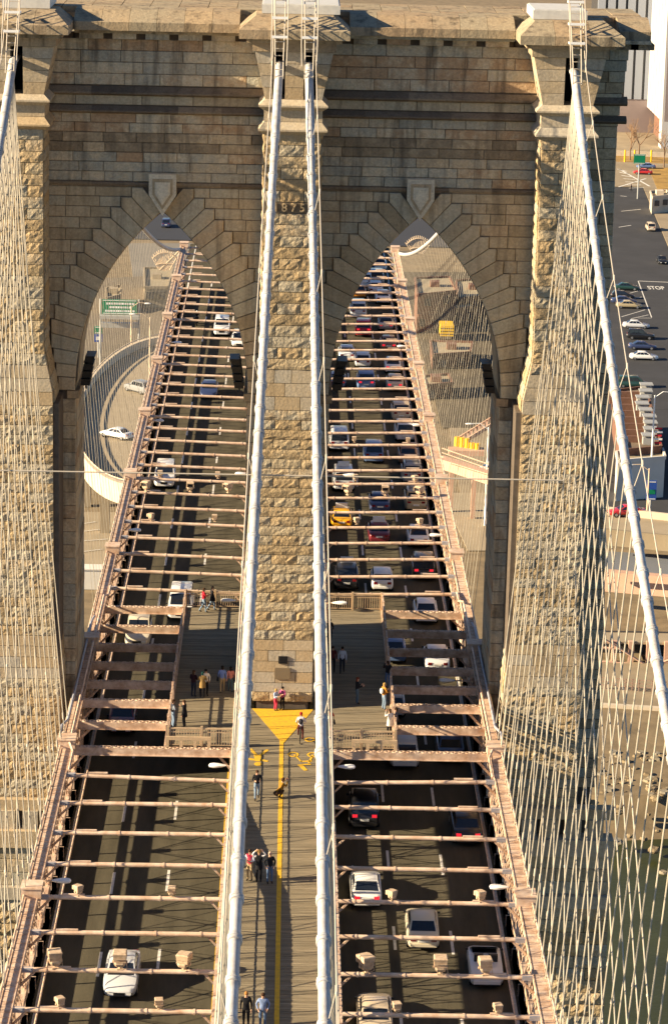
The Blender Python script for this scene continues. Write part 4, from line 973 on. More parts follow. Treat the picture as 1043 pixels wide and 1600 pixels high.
# bare street trees
def bare_tree(a, c, h, lab, seed):
    random.seed(seed); p = gz(a, c, ZG); t = thing('bare_tree', lab, 'tree', tuple(p))
    g = MB(); tw = MB()
    def br(p0, d, L, r, lv):
        p1 = p0+d*L; (g if lv < 2 else tw).tube([p0, p1], [r, r*.65], 5)
        if lv >= 5: return
        for _ in range(3 if lv < 4 else 2):
            dd = (d+Vector((R(-1, 1), R(-1, 1), R(-.25, .7)))*.62).normalized(); br(p1-d*L*R(0, .3), dd, L*R(.6, .85), r*.62, lv+1)
    br(Vector((p.x, p.y, ZG-.2)), Vector((0, 0, 1)), h*.3, h*.02, 0)
    g.build('trunk', BARK, t); tw.build('crown', mat('twigs%d' % seed, (.30, .19, .11), .9), t)
bare_tree(983, 250, 11, 'bare brown street tree closest to the tower rim', 3); bare_tree(997, 247, 12, 'bare brown street tree behind the green street sign pole', 4); bare_tree(1036, 262, 10, 'bare tree rising from the leafy verge', 9)
random.seed(21)
# fence and wall at the far verge
fw_ = thing('park_wall', 'low tan park wall behind the street trees', 'wall', tuple(gz(980, 245, ZG)))
for k in range(7):
    p, q = gz(955+k*14, 243+k*.5, ZG), gz(968.6+k*14, 243.4+k*.5, ZG); b = MB(); b.bar((p.x, p.y, ZG+.6), (q.x, q.y, ZG+.6), .5, 1.4); b.build('wall_panel', CONCW, fw_)
for a in (975, 990, 1016): p = gz(a, 253, ZG); b = MB(); b.tube([(p.x, p.y, ZG-.1), (p.x, p.y, ZG+3)], .22, 8); o = b.build('bollard', YELP); tag(o, 'tall yellow bollard by the park wall', 'bollard', 'yellow bollards by the park wall')
# kiosk cluster right of the street
roofblock([(1015, 300), (1040, 298), (1044, 306), (1018, 309)], ZG+3.6, 'small cream kiosk on the pavement by the street', CONCW, ROOFT)
# approach road past the truss end
slab([(190, 372), (700, 386), (690, 318), (200, 306)], ZG+.0, .2, 'far_street', mat('fresh_asphalt', (.035, .037, .045), .8))
slab([(190, 318), (700, 330), (690, 240), (200, 230)], ZG+.06, .2, 'plaza', PAVE)
# fan-shaped picket guards where the cables dive to the deck
for s in (-1, 1):
    x, z = cab('o', 166); t = thing('cable_guard', 'fan of pale pickets guarding the %s outer cable end' % ('oncoming-side' if s < 0 else 'outbound-side'), 'fence', (s*x, 170, z), group='fan-shaped guards at the cable ends')
    cx_, top_, bot_ = (257, 389, 424) if s < 0 else (653, 368, 398)
    for k in range(15):
        f = k/7-1; p = gy(cx_+f*9, bot_-3*abs(f), 172); q = gy(cx_+f*20, top_+11*f*f, 172)
        b = MB(); b.tube([p, q], .055, 5); b.build('picket', LPOST, t)
    for g_ in (.35, .85):
        pts = [gy(cx_+f*(9+11*g_), (bot_-3*abs(f))*(1-g_)+(top_+11*f*f)*g_, 171.9) for f in [k/7-1 for k in range(15)]]
        b = MB(); b.tube(pts, .06, 5); b.build('ring', LPOST, t)
    for dx in (-8, 8):
        b = MB(); b.tube([gy(cx_+dx, bot_-2, 172.0), (s*12.9, 172.0, 5.0)], .09, 6); b.build('bracket', LPOST, t)
# ================================================================ VEHICLES
def car_meshes(kind):
    S = {'sedan': dict(L=4.75, W=.90, H=1.43, hood=.88, deck=.98, belt=.93, gh=(-1.75, -1.0, .35, 1.2), tw=.62),
         'coupe': dict(L=4.5, W=.88, H=1.36, hood=.86, deck=.98, belt=.92, gh=(-1.85, -.85, .2, 1.1), tw=.60),
         'hatch': dict(L=4.3, W=.87, H=1.48, hood=.92, deck=1.0, belt=.95, gh=(-2.0, -1.6, .3, 1.2), tw=.64),
         'suv': dict(L=4.75, W=.94, H=1.80, hood=1.08, deck=1.1, belt=1.08, gh=(-2.28, -2.0, .3, 1.05), tw=.72),
         'van': dict(L=5.0, W=.97, H=1.85, hood=1.05, deck=1.08, belt=1.05, gh=(-2.42, -2.15, .75, 1.65), tw=.74),
         'open': dict(L=4.5, W=.90, H=1.36, hood=.86, deck=.98, belt=.93, gh=(-.9, -.6, .45, 1.15), tw=.64)}[kind]
    L, W, H = S['L'], S['W'], S['H']; h = L/2; rb, rr, rf, wb = S['gh']; belt = S['belt']
    def top(y):
        return float(np.interp(y, [-h, -h+.12, rb-.02, wb, h-.5, h-.1, h], [S['deck']-.22, S['deck']-.04, S['deck'], belt+.02, S['hood']-.1, S['hood']-.22, S['hood']-.36]))
    def hw(y): return W*float(np.interp(y, [-h, -h+.25, -h+.9, h-1.0, h-.35, h], [.80, .95, 1, 1, .93, .72]))
    def ring(y):
        w_, zt = hw(y), top(y); zb = .24 if abs(y) < h-.2 else .34
        r = [(w_*.86, zb), (w_*.97, zb+.12), (w_, .52), (w_*.985, min(.78, zt-.1)), (w_*.93, zt-.03), (w_*.72, zt)]
        return [(x, y, z) for x, z in r]+[(-x, y, z) for x, z in reversed(r)]
    ys = [-h, -h+.06, -h+.25, -h+.7, rb, rb+.4, -.3, .4, wb, wb+.5, h-.7, h-.3, h-.1, h]
    ys = sorted(set(round(y, 3) for y in ys))
    body = MB(); body.loft([ring(y) for y in ys])
    tw = S['tw']
    if kind != 'open':
        def gr(y, z, w_): return [(w_, y, z), (-w_, y, z)]
        zb = belt-.06
        b4 = [(W*.88, rb-.05, zb), (W*.88, wb+.05, zb), (-W*.88, wb+.05, zb), (-W*.88, rb-.05, zb)]
        m4 = [(tw+.03, rr, H-.06), (tw+.03, rf, H-.06), (-tw-.03, rf, H-.06), (-tw-.03, rr, H-.06)]
        t4 = [(tw-.08, rr+.12, H), (tw-.08, rf-.15, H), (-tw+.08, rf-.15, H), (-tw+.08, rr+.12, H)]
        body.loft([b4, m4, t4])
    parts = {'body': (body, None)}
    gl = MB()
    def lerp3(a, c, t): return tuple(a[i]+(c[i]-a[i])*t for i in range(3))
    def pane(q, o, cuts=((.06, .94, .12, .9),)):
        a, b_, c, d = [Vector(p) for p in q]; n = (b_-a).cross(d-a).normalized()*o
        for (u0, u1, v0, v1) in cuts:
            P = lambda u, v: (a.lerp(b_, u)).lerp(d.lerp(c, u), v)+n
            gl.add([P(u0, v0), P(u1, v0), P(u1, v1), P(u0, v1)], [(0, 1, 2, 3)])
    if kind != 'open':
        Bp = lambda x, y: (x*W*.88, y, zb); Mp = lambda x, y: (x*(tw+.03), y, H-.06)
        pane([Bp(1, wb+.05), Bp(-1, wb+.05), Mp(-1, rf), Mp(1, rf)], .012)
        pane([Bp(-1, rb-.05), Bp(1, rb-.05), Mp(1, rr), Mp(-1, rr)], .012)
        for s in (1, -1):
            q = [Bp(s, rb), Bp(s, wb), Mp(s, rf), Mp(s, rr)]
            pane(q, .012*s if s > 0 else .012*s, ((.08, .33, .16, .9), (.36, .6, .16, .9), (.63, .92, .16, .9)))
    else:
        gl.add([(W*.85, wb, belt), (-W*.85, wb, belt), (-tw, rf, H-.05), (tw, rf, H-.05)], [(0, 1, 2, 3)])
        ck = MB(); ck.box(-W*.72, W*.72, -1.3, wb-.1, belt+.0, belt+.03); parts['cockpit'] = (ck, BLACK)
        for s in (-1, 1):
            st = MB(); st.box(s*.38-.24, s*.38+.24, -.75, -.5, belt+.03, belt+.42); parts['seat_%d' % s] = (st, BLACK)
    parts['windows'] = (gl, GLASS)
    for s in (-1, 1):
        tl = MB(); zt_ = S['deck']-.2 if kind not in ('suv', 'van') else .95
        tl.box(s*W*.62-.15, s*W*.62+.15, -h-.015, -h+.1, zt_-.1, zt_+.07); parts['tail_lamp_%d' % s] = (tl, TAIL)
        hl = MB(); hl.box(s*W*.5-.15, s*W*.5+.15, h-.1, h+.012, top(h)-.13, top(h)-.015); parts['head_lamp_%d' % s] = (hl, HEAD)
        mr = MB(); mr.box(s*(W+.03)-.07, s*(W+.03)+.07, wb-.28, wb-.2, belt-.0, belt+.1); parts['mirror_%d' % s] = (mr, BLACK)
    pt = MB(); pt.box(-.26, .26, -h-.03, -h+.01, .62, .76); parts['number_plate'] = (pt, PLATE)
    fg = MB(); fg.box(-.3, .3, h-.05, h+.02, top(h)-.2, top(h)-.03); parts['grille'] = (fg, BLACK)
    bp = MB(); bp.box(-W*.78, W*.78, -h-.05, -h+.06, .36, .54); parts['rear_bumper'] = (bp, None)
    for s in (-1, 1): tr = MB(); tr.box(s*W*.985-.02, s*W*.985+.02, -h+1.3, h-1.35, .27, .35); parts['sill_%d' % s] = (tr, BLACK)
    tr = MB(); tr.box(-W*.7, W*.7, -h-.055, -h+.02, .30, .37); parts['rear_valance'] = (tr, BLACK)
    out = {}
    for k, (b, m) in parts.items(): out[k] = (b.mesh(k, m or RIM, smooth=(k == 'body'), ang=40), m)
    ty = MB(); ty.tube([(-.1, 0, 0), (.1, 0, 0)], .33, 14); ri = MB(); ri.tube([(-.11, 0, 0), (.11, 0, 0)], .2, 10)
    out['_tyre'] = ty.mesh('tyre', TYRE); out['_rim'] = ri.mesh('rim', RIM); out['_S'] = S
    return out
CM = {k: car_meshes(k) for k in ('sedan', 'coupe', 'hatch', 'suv', 'van', 'open')}
PAINTS = {}
def paint(c):
    if c not in PAINTS:
        base = {'white': (.78, .77, .74), 'silver': (.60, .61, .62), 'black': (.012, .012, .014), 'tan': (.55, .45, .33), 'navy': (.035, .05, .12), 'grey': (.26, .265, .27), 'maroon': (.17, .02, .03), 'red': (.45, .02, .02),
                'yellow': (.80, .40, .01), 'gold': (.42, .34, .2), 'blue': (.12, .19, .36), 'brown': (.2, .11, .06), 'green': (.02, .06, .05), 'cream': (.68, .60, .45), 'pale': (.74, .75, .76), 'orange': (.7, .25, .02)}[c]
        PAINTS[c] = mat('car_paint_'+c, base, .32, metal=0, spec=.5, coat=.6)
    return PAINTS[c]
ROADCARS = 'traffic on the bridge'
def car(kind, col, p, rz, label, group=None, z=0.0, dirt=None, cat='car', rack=False, taxi=False):
    A = CM[kind]; S = A['_S']
    t = thing('taxi' if taxi else {'suv': 'suv', 'van': 'minivan', 'open': 'convertible'}.get(kind, 'car'), label, cat, (p[0], p[1], z), rz, group)
    M = WM[t]
    for k, v in A.items():
        if k[0] == '_': continue
        me, m = v; nm = k.rsplit('_', 1)[0] if k.rsplit('_', 1)[-1] in ('1', '-1') else k
        o = inst(nm, me, t, M)
        if m is TAIL and ('red' in label or 'lamp' in label or 'lit' in label): o.material_slots[0].link = 'OBJECT'; o.material_slots[0].material = TAILON
        if m is None: o.material_slots[0].link = 'OBJECT'; o.material_slots[0].material = paint(col)
    h = S['L']/2
    for sx in (-1, 1):
        for yy in (-h+.85, h-.9):
            Mw = M @ Matrix.Translation((sx*(S['W']-.12), yy, .33)); w_ = inst('wheel', A['_tyre'], t, Mw); inst('rim', A['_rim'], w_, Mw)
    if taxi:
        b = MB(); b.box(-.5, .5, -.45, -.3, S['H']+.01, S['H']+.45); b.box(-.2, .2, -.25, -.1, S['H']+.01, S['H']+.2); b.build('roof_sign', SIGNW, t, M)
    if rack:
        b = MB()
        for sx in (-.55, .55): b.box(sx-.03, sx+.03, -1.6, .1, S['H']+.03, S['H']+.08)
        for yy in (-1.3, -.7, -.1): b.box(-.6, .6, yy-.03, yy+.03, S['H']+.05, S['H']+.09)
        b.build('roof_rack', BLACK, t, M)
    return t
LN = {1: (4.78, 7.9, 10.95), -1: (-4.78, -7.9, -10.95)}
def on_road(px, py, lane, s, zc_=.75):
    p = gz(px, py, zc_); return (s*abs(LN[s][lane]) if lane is not None else p.x, p.y)
out = [  # pixel of the car's middle, lane (0 = by the promenade), kind, colour, label
    (585, 1578, 0, 'sedan', 'tan', 'tan sedan with sunroof in the promenade-side lane, last before the row of big signal boxes'),
    (757, 1500, 2, 'open', 'silver', 'silver open convertible with red tail lamp in the outer lane'),
    (659, 1442, 1, 'sedan', 'cream', 'cream sedan with dark rear window alone in the middle lane'),
    (571, 1380, 0, 'coupe', 'white', 'white coupe with full-width red rear light bar and spoiler'),
    (727, 1283, 2, 'sedan', 'black', 'black sedan with glowing red tail lamps and white plate in outer lane'),
    (568, 1258, 0, 'suv', 'black', 'black suv deep in shadow beside the promenade, tail lamps lit'),
    (630, 1168, 0, 'suv', 'silver', 'silver-blue suv emerging beyond the platform railing corner'),
    (702, 1160, 2, 'sedan', 'navy', 'dark navy sedan in shadow under the laced strut'),
    (612, 1092, 0, 'hatch', 'white', 'white hatchback half hidden beneath the tower platform edge'),
    (681, 1022, 1, 'sedan', 'silver', 'silver rounded sedan in the shade below the tower arch'),
    (614, 1008, 0, 'sedan', 'blue', 'dark blue sedan half hidden by the platform beam'),
    (664, 948, 1, 'sedan', 'pale', 'pale silver sedan just past the tower arch'),
    (596, 900, 1, 'hatch', 'white', 'white estate hatchback behind the maroon sedan'),
    (541, 897, 0, 'suv', 'black', 'black suv with pale roof reflections right behind the yellow taxi'),
    (660, 882, 2, 'suv', 'black', 'black suv with one red lamp in the outer lane behind the white sedan'),
    (652, 832, 2, 'sedan', 'white', 'white sedan with small signal box above it in the outer lane'),
    (591, 826, 1, 'sedan', 'maroon', 'maroon sedan in the middle lane beside the taxi'),
    (533, 804, 0, 'sedan', 'yellow', 'yellow taxi with roof sign beside the promenade'),
    (648, 777, 2, 'van', 'gold', 'gold minivan with roof rails in the outer lane'),
    (592, 780, 1, 'sedan', 'navy', 'navy sedan with pale roof ahead of the maroon sedan'),
    (536, 746, 0, 'van', 'silver', 'silver minivan ahead of the yellow taxi'),
    (642, 735, 2, 'suv', 'grey', 'grey suv with roof rack in the outer lane ahead of gold minivan'),
    (583, 704, 1, 'suv', 'blue', 'white-roofed blue suv in the middle lane'),
    (529, 685, 0, 'van', 'pale', 'pale silver minivan with pale roof close to the middle pier'),
    (636, 706, 2, 'sedan', 'brown', 'dark brown sedan squeezed between grey and red-lamped suvs'),
    (631, 671, 2, 'suv', 'silver', 'silver suv with red corner lamps and lamp head beside it'),
    (625, 640, 2, 'suv', 'tan', 'tan suv alone in the outer lane'),
    (616, 594, 2, 'sedan', 'tan', 'tan sedan with three red lamps lit'),
    (571, 592, 1, 'van', 'blue', 'blue minivan with red tail lamps in middle lane'),
    (527, 590, 0, 'sedan', 'navy', 'dark sedan emerging from the arch shadow by the middle pier'),
    (566, 559, 1, 'hatch', 'silver', 'silver hatchback with rear spoiler in middle lane'),
    (613, 567, 2, 'sedan', 'white', 'white sedan with two bright brake lamps'),
    (606, 533, 2, 'sedan', 'brown', 'brown sedan with tan boot below the white lamp head'),
    (567, 511, 1, 'suv', 'red', 'pink-red off-roader with spare wheel on its tail'),
    (602, 502, 2, 'sedan', 'grey', 'dark grey sedan with glowing red tail lamps far along'),
    (559, 482, 1, 'van', 'silver', 'silver van far along the middle lane'),
    (597, 461, 2, 'sedan', 'pale', 'pale sedan far along the outer lane'),
    (560, 452, 1, 'sedan', 'orange', 'orange-yellow cab far along the bridge'),
    (588, 432, 2, 'suv', 'grey', 'grey suv near the far end of the outbound truss'),
    (575, 418, 1, 'sedan', 'navy', 'navy sedan at the far end of the outbound lanes'),
    (586, 447, 2, 'sedan', 'silver', 'small silver sedan ahead of the pale sedan far along'),
    (569, 436, 1, 'suv', 'white', 'small white suv ahead of the orange-yellow cab'),
    (596, 410, 2, 'sedan', 'white', 'tiny white sedan under the last outbound struts'),
    (583, 404, 1, 'van', 'pale', 'tiny pale van under the last outbound struts'),
    (541, 548, 0, 'sedan', 'pale', 'pale sedan peeping out beside the middle pier'),
]
for a, c, ln, kd, col, lab in out:
    x, y = on_road(a, c, ln, 1); x = max(4.0, min(11.4, gz(a, c, .75).x)); car(kd, col, (x, y), R(-.012, .012), lab, ROADCARS, taxi=('taxi' in lab), cat='taxi' if 'taxi' in lab else 'car', rack=('rack' in lab or 'rails' in lab))
inn = [(191, 1515, 1, 'sedan', 'silver', 'silver saloon with twin-kidney grille driving towards the viewer below three signal boxes'),
       (192, 1116, 1, 'sedan', 'maroon', 'dark maroon sedan in shadow below the laced strut'),
       (217, 985, 2, 'suv', 'cream', 'cream suv in the outer lane under the laced struts'),
       (283, 942, 1, 'van', 'white', 'white van beside the walkers on the platform'),
       (258, 742, 1, 'suv', 'white', 'white suv facing the viewer, sun on its roof'),
       (327, 606, 0, 'sedan', 'navy', 'navy sedan facing the viewer near the black floodlight bank'),
       (347, 510, 0, 'suv', 'pale', 'pale pickup-like suv oncoming far along the bridge'),
       (374, 528, 0, 'hatch', 'white', 'white hatchback half hidden by the arch edge')]
for a, c, ln, kd, col, lab in inn:
    x, y = on_road(a, c, ln, -1)
    x = max(-11.6, min(-3.9, gz(a, c, .75).x))
    car(kd, col, (x, y), math.pi+R(-.01, .01), lab, ROADCARS)
# motorcycle
x, y = on_road(308, 497, 2, -1); x = gz(308, 497, .7).x
mt = thing('motorcycle', 'black motorcycle with rider coming down the oncoming roadway', 'motorcycle', (x, y, 0), math.pi, ROADCARS); Mm = WM[mt]
for yy in (-.7, .7): b = MB(); b.tube([(-.07, yy, .32), (.07, yy, .32)], .32, 12); b.build('wheel', TYRE, mt, Mm)
b = MB(); b.bar((0, -.6, .55), (0, .5, .75), .3, .35); b.bar((0, .5, .7), (0, .75, .95), .12, .3); b.build('frame', BLACK, mt, Mm); b = MB(); b.bar((-.38, .45, 1.05), (.38, .45, 1.05), .05, .05); b.build('handlebar', CHROME, mt, Mm)
# parked and moving cars down on the street, ramp and viaduct
PK = 'cars parked along the street'
for a, c, col, kd, dr, lab in ((978, 448, 'green', 'sedan', -.05, 'dark green sedan parked in the first bay by the STOP line'), (972, 461, 'black', 'hatch', -.05, 'black hatchback parked between green and blue cars'), (974, 469, 'navy', 'sedan', -.05, 'dark blue sedan parked next to the silver-gold one'), (982, 476, 'gold', 'sedan', -.05, 'silver-gold sedan parked beside the hatched bay'),
                            (993, 507, 'silver', 'sedan', -.07, 'grey sedan parked just past the hatched bay'), (1000, 524, 'black', 'suv', -.07, 'big black suv parked with pale roof glare'), (1003, 540, 'navy', 'sedan', -.05, 'black-blue sedan parked next to the white one'), (1005, 556, 'white', 'sedan', -.05, 'white sedan parked at the end of the row by the warehouse')):
    p = gz(a, c, ZG+.5); car(kd, col, (p.x, p.y), -math.pi/2+dr, lab, PK, ZG-.12)
for a, c, col, kd, rz, lab in ((1015, 355, 'tan', 'suv', 0, 'tan suv driving away along the street near the kerb'), (1033, 406, 'black', 'sedan', math.pi, 'black sedan driving towards the STOP line'), (1003, 269, 'red', 'sedan', math.pi/2-.1, 'bright red car waiting beyond the zebra crossing'), (1008, 260, 'blue', 'sedan', math.pi/2, 'blue car just behind the bright red car')):
    p = gz(a, c, ZG+.5); car(kd, col, (p.x, p.y), rz, lab, None, ZG-.1 if c > 300 else ZG+.01)
for a, c, col, kd, rz, lab in ((182, 677, 'white', 'sedan', .95, 'white car rounding the curved ramp'), (216, 606, 'grey', 'suv', .75, 'dark grey suv on the curved ramp behind the white car')):
    p = gz(a, c, ZR+.6); car(kd, col, (p.x, p.y), rz, lab, None, ZR)
p = gz(978, 800, ZV+.5); car('sedan', 'red', (p.x, p.y), math.pi/2+.1, 'red car on the low viaduct beside the outer main cable', None, ZV)
p = gz(1005, 738, ZG+.5); car('suv', 'maroon', (p.x, p.y), math.pi/2, 'maroon suv parked in the dark yard by the white shed', None, ZG-.14)
p = gz(988, 596, ZG+.8); car('van', 'green', (p.x, p.y), -math.pi/2, 'dull green van parked against the warehouse wall', None, ZG-.12)
p = gz(260, 350, ZG+.5); car('suv', 'navy', (p.x, p.y), 0, 'dark blue car on the far street framed by the arch point', None, ZG+.01)
p = gz(718, 704, ZG+.5); car('van', 'white', (p.x+4, p.y-12), math.pi/2, 'white van beneath the pink footbridge', None, ZG-.05)
# ================================================================ SIGNAL BOXES, LAMPS, FLOODLIGHTS
def signal_mesh():
    b = MB(); b.loft([[(x*k, y*k2-.03, z) for x, y in ((-.3, -.26), (-.18, -.34), (.18, -.34), (.3, -.26), (.3, .26), (.18, .32), (-.18, .32), (-.3, .26))] for k, k2, z in ((.45, .45, .17), (.85, .8, .24), (1.06, 1.0, .38), (1.06, 1.0, .47), (.98, .96, .5))])
    b.loft([[(x*k, y*k+dy, z) for x, y in ((-.33, -.3), (.33, -.3), (.33, .3), (-.33, .3))] for k, dy, z in ((.92, -.02, .5), (1.0, -.02, .56), (1.12, -.06, .95), (1.16, -.06, .96), (1.16, -.06, 1.02), (1.02, -.05, 1.06))])
    for sx in (-1, 1): b.tube([(sx*.33, 0, .42), (sx*.43, 0, .42)], .09, 8); b.box(sx*.36-.02, sx*.36+.02, -.2, .2, .6, .63)
    b.box(-.36, .36, -.385, -.365, .52, .55); b.box(-.36, .36, -.40, -.38, .72, .75)
    v = MB(); v.box(-.36, .36, .34, .52, .93, .98); v.box(-.38, -.34, .3, .5, .58, .95); v.box(.34, .38, .3, .5, .58, .95)
    h_ = MB(); h_.tube([(0, 0, -.05), (0, 0, .2)], .07, 8); h_.box(-.16, .16, -.12, .12, -.06, .02); h_.tube([(.12, -.1, 0), (.42, -.2, .12), (.38, -.1, .4)], .02, 5)
    return b.mesh('housing', BOXP), v.mesh('visor', BOXP), h_.mesh('bracket', BOXP), MB().box(-.28, .28, .31, .325, .58, .92).mesh('lens', BLACK)
SG = signal_mesh()
def near_strut(px, py):
    p = gz(px, py, 5.15); y = min(NODES, key=lambda v: abs(v-p.y)); return p.x, y
def sg_label(a, c, sz):
    L = a < 440; rows = {1516: 'over the silver saloon', 1518: 'next behind the cream sedan', 1580: 'with two small signals by the blond walker' if L else 'above the tan sedan', 1400: 'two panels inland of the silver saloon', 1412: 'above the white coupe', 770: 'on the river side of the white suv' if L else 'above the gold minivan', 817: 'between white suv and tower platform' if L else 'above the maroon sedan', 748: 'above the white suv' if L else 'behind the grey rack-topped suv', 690: 'above the blue suv'}
    row = rows[min(rows, key=lambda r: abs(r-c)+(50 if (r == 1518) == L and r in (1516, 1518) else 0)+(50 if r in (1400, 1412) and (r == 1412) == L else 0))]
    x = gz(a, c, 5.15).x; pos = 'outer end' if abs(x) > 9.3 else 'middle' if abs(x) > 6.2 else 'promenade end'
    return ('large' if sz > .8 else 'small')+' lane signal, %s of %s strut %s' % (pos, 'oncoming' if L else 'outbound', row)
SGL = {True: 'beige boxed lane signal on a strut over the oncoming roadway', False: 'beige boxed lane signal on a strut over the outbound roadway'}
for a, c, sz, rz in ((85, 1516, 1, .2), (187, 1516, 1, 0), (287, 1516, .95, -.3), (93, 1578, .6, .5), (248, 1580, .6, .1), (122, 1400, .62, .7), (268, 1403, .62, 0), (571, 1518, 1, .5), (687, 1520, 1, 0), (757, 1522, .95, .1), (619, 1580, .6, .2), (777, 1585, .6, .2), (612, 1410, .62, .8), (750, 1412, .66, .6),
                     (228, 768, .9, 2.6), (297, 770, .9, 3.1), (356, 772, .85, 2.2), (235, 817, .62, 1), (335, 818, .62, 0), (250, 747, .62, 0), (340, 748, .6, 0), (543, 776, .9, 2.4), (602, 778, .9, 3.1), (655, 778, .9, 2.4), (557, 822, .6, .3), (656, 824, .62, .5), (555, 752, .6, .2), (648, 754, .62, .6), (553, 690, .55, 0), (637, 692, .55, 0)):
    x, y = near_strut(a, c); t = thing('lane_signal', sg_label(a, c, sz), 'lane signal', (x, y, 5.13), rz, 'boxed lane signals on the struts'); M = WM[t] @ Matrix.Scale(sz*.86, 4)
    for nm, me in zip(('housing', 'visor', 'bracket', 'lens'), SG): inst(nm, me, t, M)
hd = MB(); hd.loft([[(x, r*.75*math.sin(k*math.pi/5), r*.42*math.cos(k*math.pi/5)) for k in range(10)] for x, r in ((0, .1), (.12, .17), (.45, .3), (.75, .34), (.95, .26), (1.02, .08))]); hdm = hd.mesh('lamp_head', LAMPW, True)
def arm_lamp(a, c, s, root, lab, z=5.0):
    p = gz(a, c, z); d = -s if root == 'o' else s; xr = s*12.6 if root == 'o' else s*2.8
    t = thing('roadway_lamp', lab, 'lamp', (xr, p.y, z-1), 0, 'white roadway lamps on short arms'); x0 = p.x-d*.5
    inst('lamp_head', hdm, t, Matrix.Translation((x0, p.y, z)) @ Matrix.Rotation(0 if d > 0 else math.pi, 4, 'Z'))
    b = MB(); b.tube([(xr, p.y, z-.7), (xr+(x0-xr)*.3, p.y, z-.05), (x0+d*.08, p.y, z)], .045, 6); b.build('arm', STEELT, t)
for a, c, s, rt, lab in ((96, 1376, -1, 'o', 'over the dark lane inland of the silver saloon'), (210, 828, -1, 'o', 'over the oncoming lane between white suv and platform'), (247, 657, -1, 'o', 'over the oncoming lane just inland of the white suv'), (276, 535, -1, 'o', 'over the oncoming lane beside the ramp street lamps'), (300, 440, -1, 'o', 'over the far oncoming lane beside the square tan roof'),
    (779, 1386, 1, 'o', 'over the outbound lane ahead of the silver convertible'), (681, 836, 1, 'o', 'beside the white sedan in the outbound outer lane'), (653, 664, 1, 'o', 'beside the silver suv with red corner lamps'), (628, 541, 1, 'o', 'beside the brown sedan with tan boot'), (698, 1063, 1, 'o', 'in the tower shade over the outbound outer lane')):
    arm_lamp(a, c, s, rt, 'white lamp head on truss arm '+lab, 4.5)
for a, c, s, rt, lab in ((340, 1196, -1, 'i', 'below the oncoming side platform railing'), (377, 740, -1, 'i', 'level with the white suv'), (541, 1198, 1, 'i', 'below the outbound side platform railing'), (545, 742, 1, 'i', 'over the silver minivan ahead of the taxi')):
    arm_lamp(a, c, s, rt, 'white lamp head on promenade-side arm '+lab, 4.6)
for a, c, s, lab in ((357, 938, -1, 'white lamp head lying level beside the platform behind the two walkers'), (530, 942, 1, 'white lamp head beside the far railing of the outbound platform')):
    arm_lamp(a, c, s, 'i', lab, 5.6)
for i, (a, c) in enumerate(((131, 591), (383, 598), (520, 598), (770, 604))):
    p = gy(a, c, 5.0); s = (1, -1, 1, -1)[i]; x = (-13.0+.55, -2.5-.5, 2.5+.5, 13.0-.55)[i]
    t = thing('floodlight_bank', ('black floodlight bank on the outer springer over the oncoming roadway', 'black floodlight bank on the middle pier over the oncoming roadway', 'black floodlight bank on the middle pier over the outbound roadway', 'black floodlight bank on the outer springer over the outbound roadway')[i], 'floodlight', (x, 4.0, ZS), 0, 'floodlight banks at the arch springing')
    for k in range(4):
        b = MB(); z = ZS+.3+k*.48; b.hexa([(x-.28+s*.06*k, 3.5, z), (x+.28+s*.06*k, 3.5, z), (x+.28+s*.06*k, 5.2, z), (x-.28+s*.06*k, 5.2, z)], [(x-.3+s*.09*k+s*.05, 3.4, z+.42), (x+.3+s*.09*k+s*.05, 3.4, z+.42), (x+.3+s*.09*k+s*.05, 5.1, z+.42), (x-.3+s*.09*k+s*.05, 5.1, z+.42)]); b.build('lamp_box', BLACK, t)
    b = MB(); b.box(x-.05, x+.05, 4.2, 4.5, ZS-.05, ZS+2.0); b.build('bracket', BLACK, t)
# ================================================================ PLATFORM RAILINGS
def railing(pts, lab, z0=4.95, hgt=1.15, m=None, dens=.16):
    t = thing('railing', lab, 'railing', (*pts[0], z0), group='railings of the tower platform'); m = m or mat('tan_railing_paint', (.52, .36, .22), .6, n_scale=3, n_amt=.3)
    for (p, q) in zip(pts, pts[1:]):
        p, q = Vector((*p, z0)), Vector((*q, z0)); L = (q-p).length
        for h_, w_ in ((hgt, .09), (.12, .06), (hgt*.8, .05)): b = MB(); b.bar(p+Vector((0, 0, h_)), q+Vector((0, 0, h_)), w_, w_); b.build('rail', m, t)
        n = max(1, int(L/2)); 
        for i in range(n+1): c = p.lerp(q, i/n); b = MB(); b.box(c.x-.07, c.x+.07, c.y-.07, c.y+.07, z0-.5, z0+hgt+.15); b.build('post', m, t)
        n = int(L/dens)
        if n: 
            for i in range(1, n): c = p.lerp(q, i/n); b = MB(); b.box(c.x-.02, c.x+.02, c.y-.02, c.y+.02, z0+.12, z0+hgt); b.build('baluster', m, t)
    return t
TR = mat('tan_timber_rail', (.55, .40, .25), .7, n_scale=3, n_amt=.3)
